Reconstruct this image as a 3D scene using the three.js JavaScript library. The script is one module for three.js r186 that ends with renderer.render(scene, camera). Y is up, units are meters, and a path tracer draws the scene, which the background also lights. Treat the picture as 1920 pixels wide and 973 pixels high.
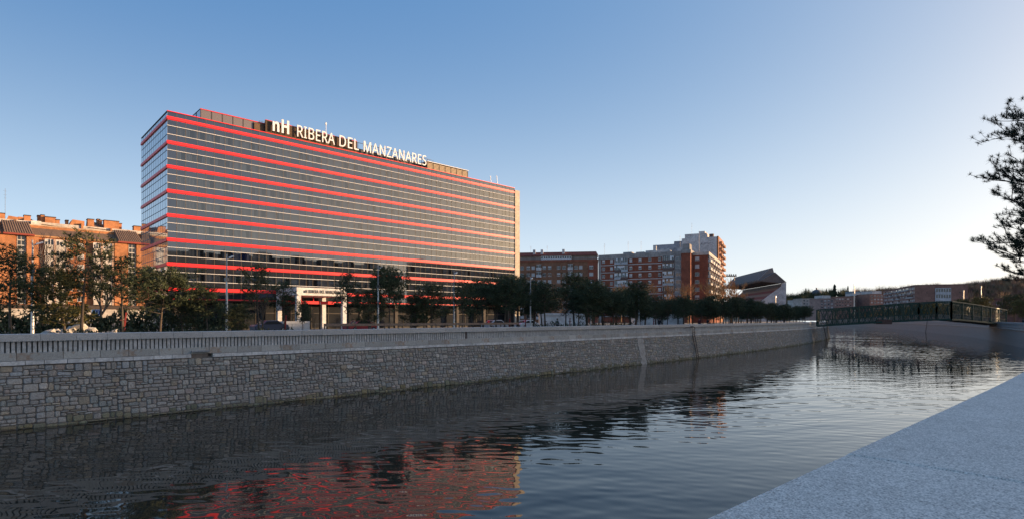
import * as THREE from 'three';
import { FontLoader } from 'three/addons/loaders/FontLoader.js';
import { TextGeometry } from 'three/addons/geometries/TextGeometry.js';
import { MarchingCubes } from 'three/addons/objects/MarchingCubes.js';

// ---------------------------------------------------------------- camera, sky, sun, exposure
// world: x along the river, y up, z = -(distance across the river). The camera stands at the near parapet.
const scene = new THREE.Scene();
const EYE = 1.7, FPX = 1057, HOR = 597, PW = 1920, PH = 973;
const CF = 0.693, CS = 0.721;                     // camera forward is (CF, 0, -CS)
const camera = new THREE.PerspectiveCamera(2 * Math.atan(PH / 2 / FPX) * 180 / Math.PI, PW / PH, 0.05, 4000);
camera.position.set(0, EYE, 0);
camera.lookAt(CF, EYE, -CS);
camera.setViewOffset(PW, PH, 0, -(HOR - PH / 2), PW, PH);   // a shift lens: verticals stay vertical
camera.updateMatrixWorld();

const SUN_AZ = 35 * Math.PI / 180, SUN_EL = 7.3 * Math.PI / 180;
const sunDir = new THREE.Vector3(Math.cos(SUN_AZ) * Math.cos(SUN_EL), Math.sin(SUN_EL), Math.sin(SUN_AZ) * Math.cos(SUN_EL));
const sun = new THREE.DirectionalLight(new THREE.Color().setRGB(1.0, 0.66, 0.37), 5);
sun.position.copy(sunDir).multiplyScalar(600);
sun.castShadow = true;
sun.shadow.mapSize.set(4096, 4096);
Object.assign(sun.shadow.camera, { left: -300, right: 300, top: 200, bottom: -200, near: 1, far: 1400 });
scene.add(sun); scene.add(sun.target);

function skyColor(d) {
  const el = Math.asin(Math.max(-1, Math.min(1, d.y))) * 180 / Math.PI, e = Math.max(el, 0);
  const sep = Math.acos(Math.max(-1, Math.min(1, d.dot(sunDir)))) * 180 / Math.PI;
  const hl = Math.hypot(d.x, d.z) || 1, cosAz = (d.x * sunDir.x + d.z * sunDir.z) / hl / Math.hypot(sunDir.x, sunDir.z);
  const dAz = Math.acos(Math.max(-1, Math.min(1, cosAz))) * 180 / Math.PI;
  const k = Math.exp(-Math.pow(e / 15, 1.5)), wH = Math.exp(-Math.pow(dAz / 90, 2)) * Math.exp(-e / 13), g = Math.exp(-sep / 46), c = Math.exp(-sep / 12.5);
  const Z = [0.016, 0.104, 0.275], H = [0.44, 0.56, 0.65], W = [0.52, 0.45, 0.38], G = [0.25, 0.30, 0.275], C = [3.9, 2.4, 1.0];
  return [0, 1, 2].map((i) => {
    const h = H[i] + (W[i] - H[i]) * wH;
    return Z[i] + (h - Z[i]) * k + G[i] * g + C[i] * c;
  });
}
{
  const w = 1024, h = 512, data = new Float32Array(w * h * 4), d = new THREE.Vector3();
  for (let j = 0; j < h; j++) for (let i = 0; i < w; i++) {
    const v = (j + 0.5) / h, u = (i + 0.5) / w, el = (v - 0.5) * Math.PI, az = (u - 0.5) * 2 * Math.PI;
    d.set(Math.cos(az) * Math.cos(el), Math.sin(el), Math.sin(az) * Math.cos(el));
    const c = skyColor(d), o = (j * w + i) * 4;
    data[o] = c[0]; data[o + 1] = c[1]; data[o + 2] = c[2]; data[o + 3] = 1;
  }
  const t = new THREE.DataTexture(data, w, h, THREE.RGBAFormat, THREE.FloatType);
  t.mapping = THREE.EquirectangularReflectionMapping; t.magFilter = THREE.LinearFilter; t.minFilter = THREE.LinearFilter; t.needsUpdate = true;
  scene.background = t; scene.environment = t;
}
const renderer = new THREE.WebGLRenderer({ antialias: true });
renderer.setSize(1024, 518);
renderer.toneMapping = THREE.LinearToneMapping;
renderer.toneMappingExposure = 1.7;
renderer.shadowMap.enabled = true;

// ---------------------------------------------------------------- helpers
function rngOf(seed) { let a = seed >>> 0; return () => { a = (a + 0x6D2B79F5) >>> 0; let t = a; t = Math.imul(t ^ (t >>> 15), t | 1); t ^= t + Math.imul(t ^ (t >>> 7), t | 61); return ((t ^ (t >>> 14)) >>> 0) / 4294967296; }; }
const R0 = rngOf(77);
const rr = (r, a, b) => a + (b - a) * r();
// a photograph column u and the distance across the river n give the place along the river; depth() is the distance along the lens axis
const depthAt = (u, n) => n / (CS - CF * (u - 960) / FPX);
const alongAt = (u, n) => depthAt(u, n) * (CS * (u - 960) / FPX + CF);
const placeAt = (u, zc) => { const a = (u - 960) / FPX; return [zc * (CS * a + CF), zc * (CS - CF * a)]; };
const heightAt = (v, zc) => EYE + (HOR - v) / FPX * zc;
const zcOf = (x, n) => x * CF + n * CS;

class Geo {
  constructor() { this.p = []; this.n = []; this.c = []; this.t = null; this.color = [1, 1, 1]; }
  col(r, g, b) { this.color = Array.isArray(r) ? r : [r, g, b]; return this; }
  vert(p, n) { this.p.push(p[0], p[1], p[2]); this.n.push(n[0], n[1], n[2]); this.c.push(...this.color); }
  tri(a, b, c) {
    const ux = b[0] - a[0], uy = b[1] - a[1], uz = b[2] - a[2], vx = c[0] - a[0], vy = c[1] - a[1], vz = c[2] - a[2];
    let nx = uy * vz - uz * vy, ny = uz * vx - ux * vz, nz = ux * vy - uy * vx; const l = Math.hypot(nx, ny, nz) || 1;
    const n = [nx / l, ny / l, nz / l]; this.vert(a, n); this.vert(b, n); this.vert(c, n); return this;
  }
  triN(a, b, c, n) { this.vert(a, n); this.vert(b, n); this.vert(c, n); return this; }
  quad(a, b, c, d) { this.tri(a, b, c); this.tri(a, c, d); return this; }
  box(x0, x1, y0, y1, z0, z1) {
    const P = (x, y, z) => [x, y, z];
    this.quad(P(x0, y0, z1), P(x1, y0, z1), P(x1, y1, z1), P(x0, y1, z1));
    this.quad(P(x1, y0, z0), P(x0, y0, z0), P(x0, y1, z0), P(x1, y1, z0));
    this.quad(P(x1, y0, z1), P(x1, y0, z0), P(x1, y1, z0), P(x1, y1, z1));
    this.quad(P(x0, y0, z0), P(x0, y0, z1), P(x0, y1, z1), P(x0, y1, z0));
    this.quad(P(x0, y1, z1), P(x1, y1, z1), P(x1, y1, z0), P(x0, y1, z0));
    this.quad(P(x0, y0, z0), P(x1, y0, z0), P(x1, y0, z1), P(x0, y0, z1));
    return this;
  }
  // eight corners: bottom ring then top ring, both counter-clockwise from above
  hexa(b, t) {
    this.quad(b[3], b[2], b[1], b[0]); this.quad(t[0], t[1], t[2], t[3]);
    for (let i = 0; i < 4; i++) { const j = (i + 1) % 4; this.quad(b[i], b[j], t[j], t[i]); }
    return this;
  }
  bar(a, b, w, h = w) {            // a straight bar of rectangular section between two points
    const d = new THREE.Vector3(b[0] - a[0], b[1] - a[1], b[2] - a[2]).normalize();
    const up = Math.abs(d.y) > 0.95 ? new THREE.Vector3(1, 0, 0) : new THREE.Vector3(0, 1, 0);
    const s = new THREE.Vector3().crossVectors(d, up).normalize(), q = new THREE.Vector3().crossVectors(s, d);
    const c = (p, i, j) => [p[0] + s.x * i * w / 2 + q.x * j * h / 2, p[1] + s.y * i * w / 2 + q.y * j * h / 2, p[2] + s.z * i * w / 2 + q.z * j * h / 2];
    const A = [c(a, -1, -1), c(a, 1, -1), c(a, 1, 1), c(a, -1, 1)], B = [c(b, -1, -1), c(b, 1, -1), c(b, 1, 1), c(b, -1, 1)];
    for (let i = 0; i < 4; i++) { const j = (i + 1) % 4; this.quad(A[i], A[j], B[j], B[i]); }
    this.quad(A[3], A[2], A[1], A[0]); this.quad(B[0], B[1], B[2], B[3]);
    return this;
  }
  tube(pts, rad, sides = 6) {      // a smooth tapered tube
    let pr = null, prN = null, s = null;
    for (let i = 0; i < pts.length; i++) {
      const a = pts[Math.max(0, i - 1)], b = pts[Math.min(pts.length - 1, i + 1)];
      const d = new THREE.Vector3(b[0] - a[0], b[1] - a[1], b[2] - a[2]).normalize();
      if (!s) s = new THREE.Vector3().crossVectors(d, Math.abs(d.y) > 0.9 ? new THREE.Vector3(1, 0, 0) : new THREE.Vector3(0, 1, 0)).normalize();
      else { s.addScaledVector(d, -s.dot(d)); if (s.lengthSq() < 1e-6) s.set(d.z, d.x, d.y); s.normalize(); }
      const q = new THREE.Vector3().crossVectors(d, s), ring = [], rn = [], r = Array.isArray(rad) ? rad[i] : rad;
      for (let k = 0; k < sides; k++) {
        const t = k / sides * Math.PI * 2, n = [s.x * Math.cos(t) + q.x * Math.sin(t), s.y * Math.cos(t) + q.y * Math.sin(t), s.z * Math.cos(t) + q.z * Math.sin(t)];
        rn.push(n); ring.push([pts[i][0] + n[0] * r, pts[i][1] + n[1] * r, pts[i][2] + n[2] * r]);
      }
      if (pr) for (let k = 0; k < sides; k++) {
        const m = (k + 1) % sides;
        this.vert(pr[k], prN[k]); this.vert(pr[m], prN[m]); this.vert(ring[m], rn[m]);
        this.vert(pr[k], prN[k]); this.vert(ring[m], rn[m]); this.vert(ring[k], rn[k]);
      }
      pr = ring; prN = rn;
    }
    return this;
  }
  build() {
    const g = new THREE.BufferGeometry(), n = this.p.length / 3, uv = new Float32Array(n * 2);
    for (let i = 0; i < n; i++) {
      const x = this.p[3 * i], y = this.p[3 * i + 1], z = this.p[3 * i + 2], ax = Math.abs(this.n[3 * i]), ay = Math.abs(this.n[3 * i + 1]), az = Math.abs(this.n[3 * i + 2]);
      if (ay > ax && ay > az) { uv[2 * i] = x; uv[2 * i + 1] = z; } else if (az >= ax) { uv[2 * i] = x; uv[2 * i + 1] = y; } else { uv[2 * i] = z; uv[2 * i + 1] = y; }
    }
    g.setAttribute('position', new THREE.Float32BufferAttribute(this.p, 3));
    g.setAttribute('normal', new THREE.Float32BufferAttribute(this.n, 3));
    g.setAttribute('uv', new THREE.BufferAttribute(uv, 2));
    g.setAttribute('color', new THREE.Float32BufferAttribute(this.c, 3));
    return g;
  }
}
const taken = {};
function numbered(n) { if (!(n in taken)) { taken[n] = 0; return n; } taken[n]++; return `${n}_${String(taken[n]).padStart(3, '0')}`; }
function thing(name, label, category, pos = [0, 0, 0], turn = 0, group) {
  const o = new THREE.Group(); o.name = numbered(name); o.position.set(...pos); o.rotation.y = turn;
  o.userData = { label, category }; if (group) o.userData.group = group; scene.add(o); return o;
}
function part(parent, name, geo, mat, kind) {
  const m = new THREE.Mesh(geo instanceof Geo ? geo.build() : geo, mat); m.name = name; m.castShadow = m.receiveShadow = true;
  if (kind) m.userData.kind = kind; parent.add(m); return m;
}
function structure(name, geo, mat, label) {
  const m = new THREE.Mesh(geo instanceof Geo ? geo.build() : geo, mat); m.name = numbered(name); m.castShadow = m.receiveShadow = true;
  m.userData = { kind: 'structure' }; if (label) { m.userData.label = label; m.userData.category = name.split('_').pop(); } scene.add(m); return m;
}
// tileable value noise
function noiseTile(size, cells, seed) {
  const r = rngOf(seed), g = Float32Array.from({ length: cells * cells }, () => r()), o = new Float32Array(size * size), s = (t) => t * t * (3 - 2 * t);
  for (let j = 0; j < size; j++) for (let i = 0; i < size; i++) {
    const x = i / size * cells, y = j / size * cells, x0 = Math.floor(x), y0 = Math.floor(y), fx = s(x - x0), fy = s(y - y0), x1 = (x0 + 1) % cells, y1 = (y0 + 1) % cells;
    o[j * size + i] = (g[y0 * cells + x0] * (1 - fx) + g[y0 * cells + x1] * fx) * (1 - fy) + (g[y1 * cells + x0] * (1 - fx) + g[y1 * cells + x1] * fx) * fy;
  }
  return o;
}
function tex(size, tile, fn, srgb = true) {
  const d = new Uint8Array(size * size * 4);
  for (let i = 0; i < size * size; i++) { const c = fn(i); d[4 * i] = Math.max(0, Math.min(255, c[0])); d[4 * i + 1] = Math.max(0, Math.min(255, c[1])); d[4 * i + 2] = Math.max(0, Math.min(255, c[2])); d[4 * i + 3] = 255; }
  const t = new THREE.DataTexture(d, size, size); t.wrapS = t.wrapT = THREE.RepeatWrapping; t.magFilter = THREE.LinearFilter; t.minFilter = THREE.LinearMipmapLinearFilter;
  t.repeat.set(1 / tile, 1 / tile); if (srgb) t.colorSpace = THREE.SRGBColorSpace; t.needsUpdate = true; return t;
}
const nz = { a: noiseTile(512, 8, 1), b: noiseTile(512, 32, 2), c: noiseTile(512, 128, 3), d: noiseTile(512, 256, 4), e: noiseTile(512, 512, 5) };
const mottle = tex(512, 3.1, (i) => { const v = 232 + (nz.a[i] - 0.5) * 34 + (nz.b[i] - 0.5) * 38 + (nz.c[i] - 0.5) * 26 + (nz.e[i] - 0.5) * 26; return [v, v, v]; });
const mottleBig = tex(512, 17, (i) => { const v = 234 + (nz.a[i] - 0.5) * 40 + (nz.b[i] - 0.5) * 40 + (nz.d[i] - 0.5) * 34; return [v, v * 0.995, v * 0.985]; });
const granite = tex(512, 2.3, (i) => { const s = nz.e[i], k = nz.d[i]; let v = 226 + (nz.b[i] - 0.5) * 12 + (nz.a[i] - 0.5) * 8 + (k - 0.5) * 40; if (s > 0.8) v -= 70; else if (s > 0.66) v -= 28; if (s < 0.2) v += 26; return [v, v, v]; });
const graniteBump = tex(512, 2.3, (i) => { const v = 128 + (nz.e[i] - 0.5) * 90 + (nz.d[i] - 0.5) * 80; return [v, v, v]; }, false);
const stoneTex = tex(512, 1.3, (i) => { const v = 228 + (nz.b[i] - 0.5) * 44 + (nz.c[i] - 0.5) * 44 + (nz.e[i] - 0.5) * 36; return [v, v * 0.99, v * 0.98]; });
const stoneBump = tex(512, 1.3, (i) => { const v = 128 + (nz.b[i] - 0.5) * 60 + (nz.c[i] - 0.5) * 110 + (nz.e[i] - 0.5) * 50; return [v, v, v]; }, false);
const rust = tex(512, 4.3, (i) => { const t = Math.max(0, (nz.a[i] * 0.6 + nz.b[i] * 0.4 - 0.66) * 2.2); const v = 232 + (nz.c[i] - 0.5) * 40 + (nz.e[i] - 0.5) * 30; return [v - t * 20, v - t * 62, v - t * 90]; });
const rgb = (r, g, b) => new THREE.Color().setRGB(r, g, b);
const M = {};
const mat = (name, o) => (M[name] = new THREE.MeshStandardMaterial({ roughness: 0.85, metalness: 0, vertexColors: true, side: THREE.DoubleSide, ...o }), M[name].name = name, M[name]);
mat('stone', { map: stoneTex, bumpMap: stoneBump, bumpScale: 0.02, roughness: 0.92 });
mat('granite', { map: granite, bumpMap: graniteBump, bumpScale: 0.002, roughness: 0.8 });
mat('concrete', { map: mottle, roughness: 0.9 });
mat('rusty_granite', { map: rust, roughness: 0.9 });
mat('render', { map: mottleBig, roughness: 0.9 });
mat('plain', { roughness: 0.7 });
mat('metal', { roughness: 0.45, metalness: 0.4 });
mat('bark', { map: mottle, roughness: 0.95 });
mat('needle', { roughness: 0.8 });
mat('ground', { map: mottleBig, roughness: 0.97 });
M.pane = new THREE.MeshPhysicalMaterial({ color: rgb(0.03, 0.032, 0.036), roughness: 0.06, ior: 1.6, side: THREE.DoubleSide });
M.spandrel = new THREE.MeshPhysicalMaterial({ color: rgb(0.105, 0.122, 0.15), roughness: 0.03, metalness: 0.8, side: THREE.DoubleSide });
M.spandrel2 = new THREE.MeshPhysicalMaterial({ color: rgb(0.097, 0.113, 0.14), roughness: 0.035, metalness: 0.8, side: THREE.DoubleSide });
M.window = new THREE.MeshPhysicalMaterial({ color: rgb(0.4, 0.45, 0.52), roughness: 0.0, transmission: 1, thickness: 0, ior: 2.05, side: THREE.DoubleSide });
M.sideGlass = new THREE.MeshPhysicalMaterial({ color: rgb(0.46, 0.52, 0.58), roughness: 0.03, metalness: 0.9, side: THREE.DoubleSide });
M.red = new THREE.MeshPhysicalMaterial({ color: rgb(0.86, 0.022, 0.03), roughness: 0.42, side: THREE.DoubleSide });
for (const k of ['pane', 'spandrel', 'spandrel2', 'window', 'sideGlass', 'red']) M[k].name = k;

// ---------------------------------------------------------------- the river and its two banks
const WATER = -3.58;
function bankOf(points, side) {
  const c = new THREE.CatmullRomCurve3(points.map(([x, n]) => new THREE.Vector3(x, 0, n)), false, 'centripetal');
  const L = c.getLength(), N = Math.ceil(L), P = c.getSpacedPoints(N * 2), s = [0];
  for (let i = 1; i < P.length; i++) s.push(s[i - 1] + P[i].distanceTo(P[i - 1]));
  let z = 0; for (let i = 0; i < P.length; i++) if (Math.abs(P[i].x) < Math.abs(P[z].x)) z = i;
  const s0 = s[z] - P[z].x, step = s[s.length - 1] / (P.length - 1);
  // at(s, off, y): s metres along from x = 0, off metres towards the land, in world axes
  const at = (q, off, y) => {
    const t = Math.max(0, Math.min(P.length - 1.001, (q + s0) / step)), i = Math.floor(t), f = t - i, a = P[i], b = P[i + 1];
    const p0 = P[Math.max(0, i - 1)], p1 = P[Math.min(P.length - 1, i + 2)];
    let tx = (b.x - p0.x) * (1 - f) + (p1.x - a.x) * f, tn = (b.z - p0.z) * (1 - f) + (p1.z - a.z) * f; const l = Math.hypot(tx, tn); tx /= l; tn /= l;
    const nx = -tn * side, nn = tx * side;
    return [a.x + (b.x - a.x) * f + nx * off, y, -(a.z + (b.z - a.z) * f + nn * off)];
  };
  return { at, end: s[s.length - 1] - s0, start: -s0 };
}
const far = bankOf([[-150, 35.7], [-60, 35.7], [0, 35.7], [40, 36.0], [76, 37.5], [116, 41], [145, 45.4], [165, 49.5], [185, 55.8], [230, 73], [340, 114], [430, 150], [600, 225], [820, 325]], 1);
const near = bankOf([[-150, 1.5], [-60, 1.4], [-10, 1.32], [0, 1.09], [10, 0.74], [30, 0.45], [60, 0.9], [90, 2.5], [115, 5.3], [141, 10.3], [196, 22.5], [259, 43], [374, 84], [451, 118], [620, 195], [840, 290]], -1);
function sweep(g, bank, s0, s1, ds, prof) {   // profile of [off, y] corners
  const n = Math.ceil((s1 - s0) / ds);
  for (let i = 0; i < n; i++) {
    const a = s0 + (s1 - s0) * i / n, b = s0 + (s1 - s0) * (i + 1) / n;
    for (let k = 0; k + 1 < prof.length; k++) g.quad(bank.at(a, ...prof[k]), bank.at(b, ...prof[k]), bank.at(b, ...prof[k + 1]), bank.at(a, ...prof[k + 1]));
  }
  return g;
}
function block(g, bank, a, b, o0, o1, y0, y1) {   // a squared block that follows the bank between a and b
  const r = (y) => [bank.at(a, o0, y), bank.at(b, o0, y), bank.at(b, o1, y), bank.at(a, o1, y)];
  return g.hexa(r(y0), r(y1));
}
{
  const edge = (b, off, s0, s1) => { const o = []; for (let s = s0; s <= s1; s += 4) { const p = b.at(s, off, 0); o.push(new THREE.Vector2(p[0], -p[2])); } return o; };
  const L = edge(far, 0.9, far.start, far.end), Rr = edge(near, 0.6, near.start, near.end).reverse();
  const hole = new THREE.Path([...L, ...Rr]);
  const sh = new THREE.Shape([new THREE.Vector2(-600, -1500), new THREE.Vector2(3000, -1500), new THREE.Vector2(3000, 2500), new THREE.Vector2(-600, 2500)]);
  sh.holes.push(hole);
  const g = new THREE.ShapeGeometry(sh); g.rotateX(-Math.PI / 2);
  const uv = g.attributes.uv; for (let i = 0; i < uv.count; i++) uv.setXY(i, g.attributes.position.getX(i), g.attributes.position.getZ(i));
  const gm = new THREE.MeshStandardMaterial({ color: rgb(0.24, 0.21, 0.17), map: mottleBig, roughness: 0.97, side: THREE.DoubleSide });
  structure('ground', g, gm);
  const WL = edge(far, 0.4, far.start, far.end), WR = edge(near, 0.4, near.start, near.end).reverse();
  const wg = new THREE.ShapeGeometry(new THREE.Shape([...WL, ...WR])); wg.rotateX(-Math.PI / 2); wg.translate(0, WATER, 0);
  const wu = wg.attributes.uv; for (let i = 0; i < wu.count; i++) wu.setXY(i, wg.attributes.position.getX(i), wg.attributes.position.getZ(i));
  const S = 2048, T = 52, h = new Float32Array(S * S), r = rngOf(5), waves = [];
  const N = 90;
  for (let i = 0; i < N; i++) {
    const lam = 0.35 * Math.pow(11, Math.pow(r(), 0.8)), dir = Math.atan2(-CS, CF) + (r() + r() + r() - 1.5) * 1.0;
    const kx = Math.round(T / lam * Math.cos(dir)), ky = Math.round(T / lam * Math.sin(dir)), k = Math.hypot(kx, ky) || 1;
    waves.push([kx, ky, (lam < 0.9 ? 0.0044 : 0.0022) * (T / k) / (2 * Math.PI), r() * 6.283]);
  }
  const SN = new Float32Array(4096); for (let i = 0; i < 4096; i++) SN[i] = Math.sin(i / 4096 * 2 * Math.PI);
  for (const [kx, ky, a, ph] of waves) {
    const p0 = ph / 6.2831853 * 4096;
    for (let j = 0; j < S; j++) { const base = ky * j * 2 + p0; for (let i = 0; i < S; i++) h[j * S + i] += a * SN[((kx * i * 2 + base) | 0) & 4095]; }
  }
  { const m1 = noiseTile(S, 5, 301), m2 = noiseTile(S, 13, 302); for (let i = 0; i < S * S; i++) h[i] *= 0.3 + 1.0 * Math.pow(m1[i] * 0.7 + m2[i] * 0.3, 1.4); }
  let lo = 1e9, hi = -1e9; for (const v of h) { lo = Math.min(lo, v); hi = Math.max(hi, v); }
  const d = new Float32Array(S * S * 4); for (let i = 0; i < S * S; i++) { const v = (h[i] - lo) / (hi - lo); d[4 * i] = d[4 * i + 1] = d[4 * i + 2] = v; d[4 * i + 3] = 1; }
  const bt = new THREE.DataTexture(d, S, S, THREE.RGBAFormat, THREE.FloatType); bt.wrapS = bt.wrapT = THREE.RepeatWrapping; bt.magFilter = THREE.LinearFilter; bt.repeat.set(1 / T, 1 / T); bt.needsUpdate = true;
  M.water = new THREE.MeshPhysicalMaterial({ color: rgb(0.03, 0.028, 0.021), roughness: 0.02, ior: 1.36, bumpMap: bt, bumpScale: hi - lo, side: THREE.DoubleSide }); M.water.name = 'water';
  structure('river_water', wg, M.water);
}

// far embankment: battered rubble-stone wall, string course, plinth course, slatted parapet
const topOff = 0.55, STONE_TOP = -0.545, S_END = 210;
const wallOff = (y) => topOff * (y - WATER) / (STONE_TOP - WATER);
const projArea = (p, w, h) => { const zc = zcOf(p[0], -p[2]); if (zc < 1) return 0; const u = 960 + FPX * (CS * p[0] - CF * -p[2]) / zc; if (u < -10 || u > 1960) return 0; return w * h * (-p[2]) / Math.hypot(p[0], p[2]) / (zc * zc); };
function splitLargest(parent, pieces, name, material, restName, limit = 300) {   // pieces: {area, make(geo)}
  pieces.sort((a, b) => b.area - a.area);
  const rest = new Geo();
  pieces.forEach((p, i) => { if (i < limit) { const g = new Geo(); p.make(g); part(parent, name, g, material); } else p.make(rest); });
  if (pieces.length > limit) part(parent, restName, rest, material, 'stuff');
}
{
  const w = thing('river_wall', 'long grey rubble stone embankment wall rising from the water on the far bank', 'wall', [0, 0, 0]);
  const core = new Geo().col(0.2, 0.175, 0.15);
  sweep(core, far, -60, 480, 4, [[wallOff(-4.2) + 0.03, -4.2], [wallOff(STONE_TOP) + 0.03, STONE_TOP + 0.02]]);
  sweep(core, far, -60, 480, 4, [[topOff + 0.03, STONE_TOP + 0.02], [topOff + 0.25, STONE_TOP + 0.02], [topOff + 0.25, 0.0], [1.3, 0.0]]);
  part(w, 'mortar_bed', core, M.concrete);
  // random rubble laid on a fine grid
  const cs = 0.118, ct = 0.1, r = rngOf(11), s0 = -10, nS = Math.floor((S_END - s0) / cs), nT = 32, occ = new Uint8Array(nS * nT), pieces = [];
  const pick = (t) => { const q = r(); for (const [v, w2] of t) if (q < v) return w2; return t[t.length - 1][1]; };
  for (let i = 0; i < nS; i++) for (let j = 0; j < nT; j++) {
    if (occ[i * nT + j]) continue;
    let ww = pick([[0.36, 2], [0.74, 3], [0.93, 4], [1, 5]]), hh = pick([[0.07, 1], [0.38, 2], [0.8, 3], [1, 4]]);
    let w2 = 0; while (w2 < ww && i + w2 < nS && !occ[(i + w2) * nT + j]) w2++; ww = w2;
    let h2 = 0; outer: while (h2 < hh && j + h2 < nT) { for (let a = 0; a < ww; a++) if (occ[(i + a) * nT + j + h2]) break outer; h2++; } hh = h2;
    if (j + hh === nT - 1) hh++;
    for (let a = 0; a < ww; a++) for (let b = 0; b < hh; b++) occ[(i + a) * nT + j + b] = 1;
    const sa = s0 + i * cs, sb = sa + ww * cs, ya = WATER - 0.2 + j * ct, yb = Math.min(ya + hh * ct, STONE_TOP - 0.01), q = r();
    const tone = 0.37 + 0.2 * r() * r() + (r() < 0.06 ? 0.1 : 0); let cc;
    if (q < 0.12) cc = [tone * 1.14, tone * 0.97, tone * 0.74]; else if (q < 0.32) cc = [tone * 0.95, tone * 0.96, tone * 0.88]; else if (q < 0.36) cc = [tone * 1.13, tone * 0.93, tone * 0.8]; else cc = [tone * 1.07, tone * 0.98, tone * 0.87];
    // pale lime runs under the outlets
    const sm = (sa + sb) / 2, lime = Math.max(0, 1 - Math.abs(sm - 7.4) / 0.5, 1 - Math.abs(sm - 2.4) / 0.28, 1 - Math.abs(sm - 31.8) / 0.35) * (r() < 0.75 ? 1 : 0.2);
    cc = cc.map((v) => v * (1 - 0.5 * lime) + 0.42 * 0.5 * lime);
    if (sm < 7 && ya > -1.5 && r() < 0.35) cc = [tone * 0.98, tone * 1.0, tone * 1.0];
    if (ya < WATER + (r() < 0.5 ? 0.1 : 0.02)) cc = cc.map((v, k) => v * [0.62, 0.62, 0.46][k]);      // algae and wet line on the lowest course
    const seed = Math.floor(r() * 1e9);
    const make = (g) => {
      const q2 = rngOf(seed), gap = 0.008 + q2() * 0.011, dep = 0.03 + q2() * 0.045, cut = 0.035 + q2() * 0.03, j2 = () => (q2() - 0.5) * 0.03;
      const W = sb - sa, H = yb - ya, c = Math.min(cut, W * 0.25, H * 0.25);
      const ring = [[gap + c, gap], [W - gap - c, gap], [W - gap, gap + c], [W - gap, H - gap - c], [W - gap - c, H - gap], [gap + c, H - gap], [gap, H - gap - c], [gap, gap + c]].map(([x, y]) => [x + j2(), y + j2()]);
      const inn = ring.map(([x, y]) => [W / 2 + (x - W / 2) * (1 - 0.05 / W), H / 2 + (y - H / 2) * (1 - 0.05 / H)]);
      const P = ([x, y], d) => far.at(sa + x, wallOff(ya + y) + 0.03 - d, ya + y), mid = P([W / 2, H / 2], dep + 0.012);
      g.col(cc);
      for (let k = 0; k < 8; k++) { const m = (k + 1) % 8; g.quad(P(ring[k], 0), P(ring[m], 0), P(inn[m], dep), P(inn[k], dep)); g.tri(P(inn[k], dep), P(inn[m], dep), mid); }
    };
    pieces.push({ area: projArea(far.at(sm, 0, ya), sb - sa, yb - ya), make });
  }
  splitLargest(w, pieces, 'stone', M.stone, 'distant_stones');
  // string course and plinth course blocks
  const str = [], pl = [];
  for (let s = -10; s < S_END;) {
    const len = 0.7 + r() * 0.55, a = s + 0.012, b = s + len - 0.012, tone = 0.66 + r() * 0.14 - (r() < 0.12 ? 0.22 : 0), dy = (r() - 0.5) * 0.012, patch = s < 7 && s > 6;
    const yy = 0.0; s += len;
    if (Math.abs((a + b) / 2 - 9.6) < 0.5) continue;
    str.push({ area: projArea(far.at(a, 0, 0), len, 0.2), make: (g) => block(g.col(tone, tone * 0.98, tone * 0.95), far, a, b, topOff - 0.08, topOff + 0.4, STONE_TOP - 0.005 + dy, STONE_TOP + 0.195 + dy) });
  }
  for (let s = -10; s < S_END;) {
    const len = 1.1 + r() * 0.8, a = s + 0.01, b = s + len - 0.01, tone = 0.4 + r() * 0.13 + (s > 30 && s < 44 ? 0.1 : 0), dy = (r() - 0.5) * 0.02, d = (r() - 0.5) * 0.03; s += len;
    pl.push({ area: projArea(far.at(a, 0, 0), len, 0.36), make: (g) => block(g.col(tone * 1.02, tone, tone * 0.93), far, a, b, topOff - 0.02 + d, topOff + 0.6, STONE_TOP + 0.215, 0.035 + dy) });
  }
  splitLargest(w, str, 'string_course_block', M.concrete, 'distant_string_course');
  splitLargest(w, pl, 'plinth_block', M.rusty_granite, 'distant_plinth_blocks');
  // pale repaired strip with a raised joint and an outlet cover
  const cp = new Geo().col(0.47, 0.44, 0.4), sp = 56.5;
  { const a = 55.8, b = 56.9; for (let k = 0; k < 14; k++) { const y0 = WATER - 0.1 + k * 0.222, y1 = y0 + 0.21, wob = (r() - 0.5) * 0.35, wob2 = (r() - 0.5) * 0.3; const o = (y) => wallOff(y) - 0.05; cp.hexa([far.at(a + wob, o(y0), y0), far.at(b + wob2, o(y0), y0), far.at(b + wob2, o(y0) + 0.1, y0), far.at(a + wob, o(y0) + 0.1, y0)], [far.at(a + wob, o(y1), y1), far.at(b + wob2, o(y1), y1), far.at(b + wob2, o(y1) + 0.1, y1), far.at(a + wob, o(y1) + 0.1, y1)]); } }
  part(w, 'repaired_strip', cp, M.concrete);
  const ov = new Geo().col(0.34, 0.35, 0.36); block(ov, far, 9.15, 10.1, topOff - 0.16, topOff + 0.3, STONE_TOP + 0.31, STONE_TOP + 0.4); ov.col(0.2, 0.17, 0.15); block(ov, far, 9.2, 10.05, topOff + 0.02, topOff + 0.3, STONE_TOP, STONE_TOP + 0.31);
  part(w, 'outlet_cover', ov, M.concrete);
  for (const s of [148.5]) { const g = new Geo().col(0.5, 0.47, 0.44); const o = (y) => wallOff(y) - 0.07; g.hexa([far.at(s, o(WATER), WATER), far.at(s + 0.5, o(WATER), WATER), far.at(s + 0.5, 0.2, WATER), far.at(s, 0.2, WATER)], [far.at(s, o(-0.56), -0.56), far.at(s + 0.5, o(-0.56), -0.56), far.at(s + 0.5, topOff + 0.2, -0.56), far.at(s, topOff + 0.2, -0.56)]); part(w, 'repaired_strip', g, M.concrete); }
}
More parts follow.
